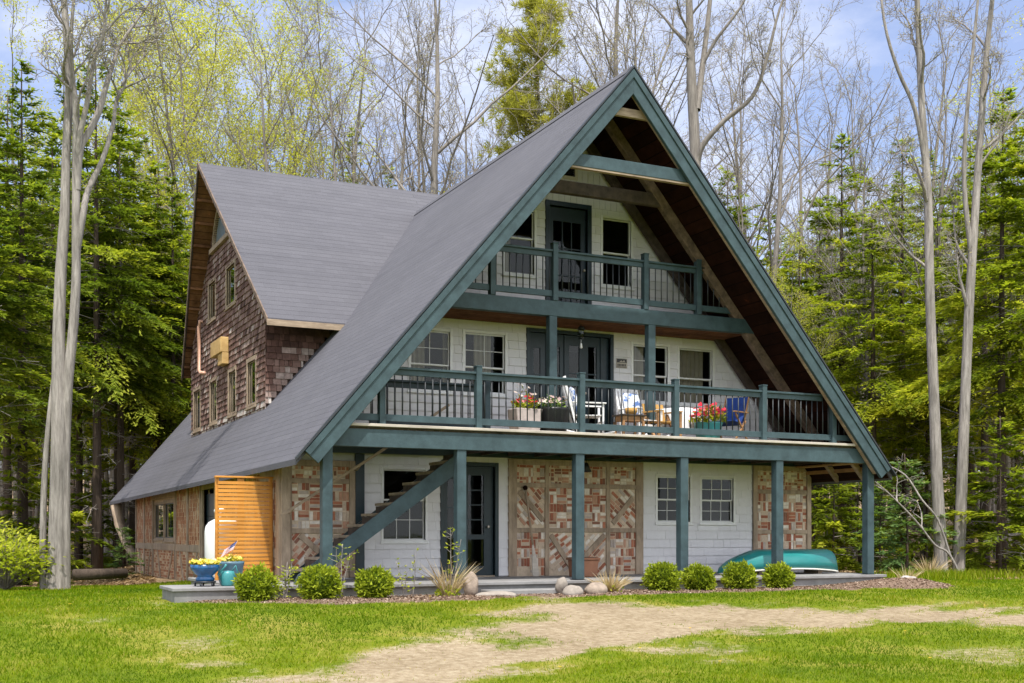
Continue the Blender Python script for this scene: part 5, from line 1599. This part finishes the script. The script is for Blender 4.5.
for u, d, v, k in ((1045, 33, 60, 1), (985, 39, 150, 4), (1018, 42, 140, 2), (958, 41, 170, 0), (872, 42, 200, 4), (928, 49, 150, 2), (800, 46, 230, 0), (770, 50, 215, 3), (728, 52, 165, 4), (820, 54, 190, 1), (745, 58, 215, 2), (865, 56, 160, 0), (900, 60, 175, 1), (970, 54, 130, 3), (1010, 56, 110, 4), (940, 62, 165, 0), (790, 62, 230, 2), (700, 58, 240, 1), (835, 66, 205, 3), (1036, 50, 100, 0), (880, 70, 200, 4), (990, 66, 150, 1)):
    conifer_at(u, d, v, LR, GR, k)
for i in range(26):
    u = -20 + i * 9.5 + rt.uniform(-4, 4); conifer_at(u, rt.uniform(70, 95), rt.uniform(190, 290), LF, GF)
for i in range(40):
    u = 700 + i * 8.6 + rt.uniform(-4, 4); conifer_at(u, rt.uniform(70, 100), rt.uniform(215, 300), LF, GF)
conifer_at(352, 60, 128, 'small conifer tip rising behind the left gable roof', None, 3)
conifer_at(388, 66, 160, 'lower conifer tip just right of the other behind the gable roof', None, 1)
# young evergreens
for pr, u, d, s, lb in ((SPR, 905, 31.5, 1.25, 'bushy blue green young pine right of the last porch post'), (SPR, 122, 36.5, .66, 'small young spruce at the rear corner of the side wall'),
                        (SPR, 882, 33.5, 1.1, 'young blue green pine close behind the last porch post'), (LOWH, 832, 33, .85, 'small bright hemlock seen between the last two porch posts'),
                        (LOWH, 860, 38, 1.1, 'young hemlock deeper behind the last porch post'), (LOWH, 1000, 31, 1.0, 'young hemlock at the right edge of the lawn'),
                        (LOWH, 965, 36, 1.05, 'young hemlock behind the twin pale trunks'), (LOWH, 25, 33, 1.1, 'young hemlock behind the leafy shrub at left'), (LOWH, 96, 46, 1.2, 'young hemlock in the shade left of the eave brace'),
                        (LOWH, 815, 40, 1.3, 'young hemlock behind the brick panel corner'), (LOWH, 1030, 36, 1.3, 'young hemlock half outside the right edge'), (LOWH, 925, 42, 1.5, 'young hemlock in the gap left of the twin trunks'), (LOWH, 60, 42, 1.4, 'young hemlock behind the big pale trunk')):
    place(pr[0], pr[1], at(u, d), s, rt.random() * 6, lb)

# --- white pine far behind the ridge
def make_pine():
    root = empty('white_pine_tree'); rg = np.random.default_rng(3); rs = random.Random(3); H = 22.0
    tr = MB(); tr.tube([(0, 0, -.3), (.1, 0, H * .4), (0, .1, H * .75), (0, 0, H)], [.3, .22, .13, .02], 8); PV = []; PT = []
    z = 9.0
    while z < H - .2:
        t = (z - 9) / (H - 9)
        for b in range(4):
            az = rs.random() * 6.28; L = (3.1 * (1 - t) ** .7 * rs.uniform(.5, 1.15)) + .3; u = np.array([math.cos(az), math.sin(az), .18 + .5 * t + rs.gauss(0, .12)]); p0 = np.array([0, 0, z])
            tr.tube([p0, p0 + u * L * .5, p0 + u * L + np.array([0, 0, .15 * L])], [.045, .03, .01], 4)
            for k in range(int(15 * L)):
                s = rs.uniform(.35, 1.05); c = p0 + u * L * s + np.array([rs.gauss(0, .42), rs.gauss(0, .42), rs.gauss(.1, .24)]) * (.4 + .5 * L / 3)
                q = 34; D_ = unit(rg.normal(0, 1, (q, 3)) + np.array([u[0] * .4, u[1] * .4, .6])); Sd = unit(np.cross(D_, rg.normal(0, 1, (q, 3))))
                PV.append(needles(np.repeat(c[None], q, 0), D_, Sd, rg.uniform(.2, .4, q), np.full(q, .014))); PT.append(np.repeat(rs.gauss(.5, .2) + rg.normal(0, .12, q), 4))
        z += rs.uniform(.5, .9)
    tr.build('trunk', 'bark_grey', root, normals=False); V = np.concatenate(PV); quads_mesh('crown', V, np.arange(len(V)).reshape(-1, 4), np.concatenate(PT), 'leaf_pine', root)
    return root


wp = make_pine(); p = at(538, 52); wp.location = p; s = (.87 + (534 - 2) / FPX * 52 - p.z) / 22.0; wp.scale = (s * 1.05, s * 1.05, s)
tag(wp, 'yellow green white pine crown rising behind the roof ridge', 'tree')

# --- bare and leafing broadleaf trees
BARE = [(make_bare('bare_tree', 101, 20, .20, n1=15, first=.38), [False], 20), (make_bare('bare_tree', 102, 21, .17, n1=13, first=.42, a1=(22, 45)), [False], 21),
        (make_bare('bare_tree', 103, 19, .22, n1=16, first=.30, a1=(25, 50), nleaf=2), [False], 19), (make_bare('bare_tree', 104, 22, .16, n1=14, first=.35, a1=(18, 40), lean=(.06, 0)), [False], 22)]
LEAFY = [(make_bare('leafing_tree', 111, 19, .15, leaf='leaf_new', nleaf=6, ls=.085, spread=.16, n1=16, first=.3, a1=(25, 50), n3=5, n4=3), [False], 19),
         (make_bare('leafing_tree', 112, 18, .13, leaf='leaf_new', nleaf=6, ls=.085, spread=.16, n1=15, first=.28, a1=(25, 55), n3=5, n4=3), [False], 18)]


def bare_at(u, d, pr, s, rot, label, group=None):
    place(pr[0], pr[1], at(u, d), s, rot, label, 'tree', group)


bare_at(425, 45, BARE[0], 1.2, .5, 'bare grey tree behind the roof valley, its trunk clear against clouds')
bare_at(632, 48, BARE[2], 1.3, 2.2, 'thick limbed bare tree rising left of the gable peak')
bare_at(768, 46, BARE[1], 1.05, 1.0, 'slender bare tree right of the gable slope')
GB = 'bare spring trees behind the house'; LB = 'bare grey tree among others against the sky behind the house'
for u, d, k, s in ((300, 52, 1, 1.05), (332, 56, 3, 1.1), (362, 50, 1, 1.0), (392, 60, 0, 1.2), (455, 55, 3, 1.05), (492, 52, 1, .95), (512, 60, 0, 1.15), (575, 56, 3, 1.1), (610, 50, 2, 1.1), (650, 52, 0, 1.2), (280, 60, 0, 1.2), (725, 56, 3, 1.1), (800, 52, 3, 1.0), (835, 60, 0, 1.1), (868, 52, 1, 1.0), (745, 62, 0, 1.25), (347, 66, 2, 1.2), (470, 68, 2, 1.2), (670, 64, 3, 1.3), (900, 62, 3, 1.2), (560, 68, 0, 1.3), (318, 70, 0, 1.3), (420, 68, 1, 1.3), (1000, 60, 1, 1.2)):
    bare_at(u, d, BARE[k], s, rt.random() * 6.28, LB, GB)
GY = 'leafing trees left of the dormer'; LY = 'slender tree in fresh yellow green leaf above the left gable'
for u, d, k, s in ((150, 60, 0, 1.35), (188, 57, 1, 1.4), (212, 54, 0, 1.25), (242, 56, 1, 1.3), (262, 62, 0, 1.3), (172, 58, 1, 1.3), (118, 62, 1, 1.4), (205, 64, 1, 1.5), (250, 52, 1, 1.15)):
    bare_at(u, d, LEAFY[k], s, rt.random() * 6.28, LY, GY)
for u, d, k, s, lb in ((740, 50, 1, .75, 'low leafing tree beside the right gable slope'), (800, 44, 0, .55, 'short pale leafing tree among the right hemlocks'), (30, 56, 0, 1.2, 'leafing tree behind the hemlocks at the left edge'), (1000, 48, 1, 1.1, 'leafing tree behind the hemlocks at the right edge')):
    bare_at(u, d, LEAFY[k], s, rt.random() * 6.28, lb)


GT = 'thin grey trunks among the hemlocks'
for i in range(44):
    left_ = i % 2 == 0
    u = rt.uniform(-25, 190) if left_ else rt.uniform(790, 1040)
    bare_at(u, rt.uniform(50, 78) if left_ else rt.uniform(40, 74), BARE[rt.choice((0, 1, 3))], rt.uniform(.6, .85), rt.random() * 6.28, 'thin grey trunk standing among the hemlocks of the dense woods', GT)


# --- hand-shaped near trees
def px_point(u, v, d):
    s = (u - 512) / FPX
    return Vector((CAM.x + d * (FX + FY * s), CAM.y + d * (FY - FX * s), .87 + (534 - v) / FPX * d))


def near_tree(name, label, stems, seed, barkm='bark_pale', n1=9, first=.45, lr=.4, nleaf=1, base=None, **kw):
    """stems: list of (list of (u, v, d, r))"""
    root = empty(name, label, 'tree', base)
    out = []
    for st_ in stems:
        pts = [px_point(u, v, d) - Vector(base) for u, v, d, r in st_]; rad = [r for *_, r in st_]
        P2 = []; R2 = []
        for i in range(len(pts) - 1):
            p0 = pts[max(0, i - 1)]; p1 = pts[i]; p2 = pts[i + 1]; p3 = pts[min(len(pts) - 1, i + 2)]
            for k in range(4):
                t = k / 4
                P2.append(.5 * ((2 * p1) + (p2 - p0) * t + (2 * p0 - 5 * p1 + 4 * p2 - p3) * t * t + (3 * p1 - p0 - 3 * p2 + p3) * t ** 3)); R2.append(rad[i] + (rad[i + 1] - rad[i]) * t)
        P2.append(pts[-1]); R2.append(rad[-1]); out.append((P2, R2, 9.0 if len(st_) > 5 else 0))
    limbs, twigs, tips = grow(seed, 10, .2, stems=out, n1=n1, first=first, lr=lr, **kw)
    limbs.build('trunk', barkm, root, loc=(0, 0, 0), normals=False).location = (0, 0, 0)
    cr = twigs.build('crown', 'bark_far', root, normals=False); cr.location = (0, 0, 0)
    rg = np.random.default_rng(seed); P = np.array([tuple(p) for p, d in tips]); D_ = np.array([tuple(d) for p, d in tips]); q = len(P)
    Dd = unit(D_ + rg.normal(0, .8, P.shape)); Sd = unit(np.cross(Dd, rg.normal(0, 1, P.shape)))
    V = needles(P, Dd, Sd, rg.uniform(.03, .06, q), rg.uniform(.008, .016, q)); quads_mesh('buds', V, np.arange(len(V)).reshape(-1, 4), np.repeat(rg.random(q), 4), 'bud', cr)
    return root


d0 = 24.5
near_tree('big_maple_tree', 'big pale grey tree of several stems at left, nearest the lawn', [
    [(56, 606, d0, 0.259), (57, 570, d0, 0.203), (58, 500, d0, 0.173), (59, 440, d0, 0.164), (59, 385, d0, 0.151), (59, 330, d0, 0.130), (61, 270, d0, 0.117), (65, 210, d0, 0.104), (66, 160, d0, 0.091), (69, 90, d0, 0.082), (67, 40, d0 - .1, 0.077), (64, 0, d0 - .1, 0.065), (62, -80, d0, 0.048), (66, -170, d0, 0.017)],
    [(64, 600, d0 + .05, 0.139), (64, 520, d0 + .05, 0.130), (65, 440, d0 + .05, 0.113), (68, 380, d0, 0.104), (73, 330, d0, 0.099), (76, 280, d0, 0.095), (76, 220, d0, 0.086), (76, 160, d0, 0.082), (76, 110, d0 - .1, 0.069), (72, 70, d0 - .2, 0.043), (72, 20, d0 - .5, 0.034), (80, -60, d0 - .6, 0.017)],
    [(45, 600, d0, 0.104), (43, 560, d0, 0.074), (44, 490, d0, 0.065), (48, 430, d0 - .05, 0.052), (53, 380, d0 - .05, 0.034)],
    [(77, 190, d0, 0.077), (80, 150, d0, 0.074), (90, 130, d0 + .1, 0.069), (99, 111, d0 + .2, 0.065), (106, 86, d0 + .3, 0.056), (113, 64, d0 + .5, 0.043), (122, 42, d0 + .7, 0.034), (151, 0, d0 + 1.0, 0.023), (175, -40, d0 + 1.1, 0.013)],
    [(78, 160, d0, 0.069), (80, 135, d0 - .1, 0.060), (87, 103, d0 - .2, 0.052), (94, 61, d0 - .3, 0.043), (103, 36, d0 - .4, 0.031), (106, 0, d0 - .5, 0.022), (110, -50, d0 - .6, 0.011)],
    [(77, 250, d0, 0.074), (83, 215, d0, 0.069), (88, 190, d0 + .2, 0.065), (102, 161, d0 + .3, 0.052), (113, 125, d0 + .5, 0.043), (116, 103, d0 + .6, 0.034), (126, 78, d0 + .8, 0.026), (150, 50, d0 + 1.2, 0.013)]],
    5, base=tuple(px_point(58, 590, d0)), n1=6, first=.66, lr=.22, n2=6, n3=5, n4=3, wob=.09)
d2 = 40
near_tree('forked_tree', 'thick grey trunk and crooked limbs rising right behind the gable peak', [
    [(697, 330, d2, 0.216), (696, 220, d2, 0.194), (695, 150, d2, 0.180), (692, 90, d2, 0.166), (690, 40, d2, 0.137), (689, 0, d2, 0.115), (684, -90, d2, 0.058), (690, -170, d2, 0.022)],
    [(697, 110, d2, 0.122), (702, 70, d2 + .3, 0.101), (708, 20, d2 + .5, 0.086), (716, -60, d2 + .6, 0.043), (722, -130, d2 + .6, 0.014)],
    [(697, 165, d2, 0.115), (703, 145, d2 - .2, 0.094), (725, 120, d2 - .4, 0.079), (752, 97, d2 - .6, 0.068), (766, 62, d2 - .7, 0.058), (780, 8, d2 - .8, 0.040), (800, -40, d2 - .8, 0.014)],
    [(702, 66, d2 + .3, 0.065), (716, 40, d2 + .2, 0.054), (740, 8, d2, 0.040), (760, -30, d2, 0.014)]],
    15, barkm='bark_grey', base=tuple(px_point(697, 330, d2).xy) + (at(697, d2).z,), n1=7, first=.4, lr=.26, n2=7, n3=6, n4=3, wob=.1)
d1 = 31
near_tree('pale_tree', 'left trunk of the twin pale trees at right', [
    [(941, 590, d1, 0.205), (941, 560, d1, 0.175), (937, 480, d1, 0.152), (934, 400, d1, 0.137), (930, 300, d1, 0.125), (928, 200, d1, 0.110), (922, 110, d1, 0.091), (918, 20, d1, 0.076), (914, -80, d1, 0.053), (910, -180, d1, 0.023)],
    [(926, 170, d1, 0.068), (915, 110, d1 - .2, 0.053), (898, 70, d1 - .3, 0.046), (884, 20, d1 - .4, 0.034), (876, -60, d1 - .4, 0.015)]],
    6, base=tuple(px_point(941, 578, d1)), n1=8, first=.42, lr=.34, n2=7, n3=6, n4=3, wob=.09)
near_tree('pale_tree', 'right trunk of the twin pale trees at right', [
    [(958, 590, d1 + .5, 0.182), (959, 560, d1 + .5, 0.160), (962, 480, d1 + .5, 0.144), (965, 400, d1 + .5, 0.133), (969, 310, d1 + .5, 0.122), (974, 230, d1 + .5, 0.106), (980, 140, d1 + .6, 0.091), (986, 60, d1 + .7, 0.076), (994, -20, d1 + .7, 0.053), (1000, -120, d1 + .8, 0.023)],
    [(972, 260, d1 + .5, 0.076), (964, 180, d1 + .4, 0.061), (968, 100, d1 + .3, 0.049), (976, 20, d1 + .3, 0.038), (984, -70, d1 + .3, 0.015)]],
    7, base=tuple(px_point(958, 578, d1 + .5)), n1=8, first=.42, lr=.34, n2=7, n3=6, n4=3, wob=.09)
near_tree('leaning_dead_tree', 'thin pale dead stem leaning left from the twin trunks', [
    [(968, 594, 30, 0.030), (950, 555, 30, 0.030), (935, 545, 30, 0.027), (915, 520, 29.8, 0.024), (885, 490, 29.6, 0.018), (850, 462, 29.4, 0.012)],
    [(950, 555, 30, 0.030), (938, 520, 30, 0.027), (922, 500, 30, 0.024), (905, 475, 30.2, 0.021), (880, 462, 30.5, 0.012)]],
    8, base=tuple(px_point(966, 590, 30)), n1=4, first=.5, lr=.12, n2=3, n3=3, n4=2, wob=.12)


# leafy shrub at the left edge
def shrub(c, rx, rz_, seed, label):
    rs = random.Random(seed); root = empty('leafy_shrub', label, 'shrub', c)
    t = MB(); g = MB(); c = Vector(c)
    for i in range(130):
        a = rs.random() * 6.28; e = rs.random(); d = Vector((math.cos(a) * rx * math.sqrt(e), math.sin(a) * rx * math.sqrt(e), rz_ * (.35 + .75 * math.sqrt(max(0, 1 - e)) * rs.uniform(.7, 1.05))))
        t.tube([c, c + d * .5 + Vector((0, 0, .08)), c + d], [.012, .008, .004], 3)
        for k in range(16):
            q = c + d * rs.uniform(.55, 1.05) + Vector((rs.gauss(0, .10), rs.gauss(0, .10), rs.gauss(0, .07)))
            g.tone = min(1, max(0, .2 + .5 * (q.z - c.z) / rz_ + rs.gauss(0, .2)))
            g.leaf(q, (d.x + rs.gauss(0, .6), d.y + rs.gauss(0, .6), rs.gauss(.1, .4)), (rs.gauss(0, .4), rs.gauss(0, .4), 1), rs.uniform(.10, .17), .055)
    t.build('branches', 'bark_grey', root, normals=False); g.build('leaves', 'leaf_plant', root, normals=False)


p = at(6, 24.2); shrub((p.x, p.y, p.z), 1.05, .95, 3, 'bright leafy shrub at the left edge below the big tree')
p = at(-14, 27.5); shrub((p.x, p.y, p.z), 1.3, 1.5, 4, 'taller leafy shrub half outside the left edge')
# fallen logs and a low bench in the shade
k = MB(); a = at(74, 28.5); b = at(126, 29.5); k.tube([a + Vector((0, 0, .3)), b + Vector((0, 0, .32))], [.14, .12], 8); tag(k.build('fallen_log', 'bark_dark'), 'dark fallen log lying behind the big pale trunk', 'log')
k = MB(); a = at(985, 33); b = at(1040, 35); k.tube([a + Vector((0, 0, .9)), b + Vector((0, 0, 1.3))], [.07, .05], 6); tag(k.build('fallen_log', 'bark_grey'), 'thin fallen trunk propped at the right edge of the woods', 'log')

# ================================================================== LIGHT
SUN = Vector((-.44, -1, 2.36)).normalized()
sl = bpy.data.lights.new('sun', 'SUN'); so = bpy.data.objects.new('sun', sl); COL.objects.link(so)
sl.energy = 3.0; sl.angle = math.radians(.53); sl.color = (1, .955, .88)
so.rotation_euler = (-SUN).to_track_quat('-Z', 'Y').to_euler(); so.location = (0, -10, 40)
wd = bpy.data.worlds.new('World'); scene.world = wd; wd.use_nodes = True; nt = wd.node_tree
bg = nt.nodes['Background']
sky = nt.nodes.new('ShaderNodeTexSky'); sky.sky_type = 'NISHITA'; sky.sun_disc = False
sky.sun_elevation = math.asin(SUN.z); sky.sun_rotation = math.atan2(SUN.x, SUN.y); sky.air_density = 1.0; sky.dust_density = .6; sky.ozone_density = 1.5
tc = nt.nodes.new('ShaderNodeTexCoord'); mp = nt.nodes.new('ShaderNodeMapping'); mp.inputs['Scale'].default_value = (1, 1, 2.3); mp.inputs['Location'].default_value = (.3, .2, .45)
nt.links.new(tc.outputs['Generated'], mp.inputs['Vector'])
cn_ = noise_tex(nt, mp.outputs['Vector'], 2.6, 9, .58)
sepz = nt.nodes.new('ShaderNodeSeparateXYZ'); nt.links.new(tc.outputs['Generated'], sepz.inputs[0])
lowf = N(nt, 'ShaderNodeMapRange'); lowf.inputs['From Min'].default_value = .45; lowf.inputs['From Max'].default_value = .12; lowf.inputs['To Min'].default_value = -.05; lowf.inputs['To Max'].default_value = .09; nt.links.new(sepz.outputs[2], lowf.inputs['Value'])
ad = N(nt, 'ShaderNodeMath', operation='ADD'); nt.links.new(cn_, ad.inputs[0]); nt.links.new(lowf.outputs[0], ad.inputs[1])
mask = ramp(nt, ad.outputs[0], [(.50, (0, 0, 0)), (.72, (1, 1, 1))])
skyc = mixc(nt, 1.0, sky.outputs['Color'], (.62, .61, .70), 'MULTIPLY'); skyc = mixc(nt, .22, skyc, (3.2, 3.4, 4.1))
col = mixc(nt, mask, skyc, (3.5, 3.65, 4.2))
# unseen bright cloud added overhead and behind the camera to fill the shaded porch
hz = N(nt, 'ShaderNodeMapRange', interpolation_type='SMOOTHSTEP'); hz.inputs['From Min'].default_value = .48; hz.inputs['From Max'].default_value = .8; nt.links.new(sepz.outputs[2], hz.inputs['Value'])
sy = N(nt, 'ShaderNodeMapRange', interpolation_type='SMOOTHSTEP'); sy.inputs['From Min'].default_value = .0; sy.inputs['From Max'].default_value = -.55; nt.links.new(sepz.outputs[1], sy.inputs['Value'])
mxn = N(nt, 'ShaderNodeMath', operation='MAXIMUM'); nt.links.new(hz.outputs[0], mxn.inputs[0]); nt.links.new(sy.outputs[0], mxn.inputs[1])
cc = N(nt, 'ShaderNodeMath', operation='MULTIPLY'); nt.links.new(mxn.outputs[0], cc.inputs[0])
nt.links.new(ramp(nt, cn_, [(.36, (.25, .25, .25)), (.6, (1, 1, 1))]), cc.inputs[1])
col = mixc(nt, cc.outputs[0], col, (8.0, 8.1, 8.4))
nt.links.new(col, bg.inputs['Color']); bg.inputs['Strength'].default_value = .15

vs_ = scene.view_settings
vs_.view_transform = 'Standard'; vs_.look = 'None'; vs_.exposure = 1.03; vs_.gamma = 1; vs_.use_curve_mapping = False
scene.render.engine = 'CYCLES'
cy = scene.cycles
cy.max_bounces = 6; cy.diffuse_bounces = 3; cy.glossy_bounces = 2; cy.transmission_bounces = 4; cy.transparent_max_bounces = 8
cy.caustics_reflective = False; cy.caustics_refractive = False; cy.use_denoising = True
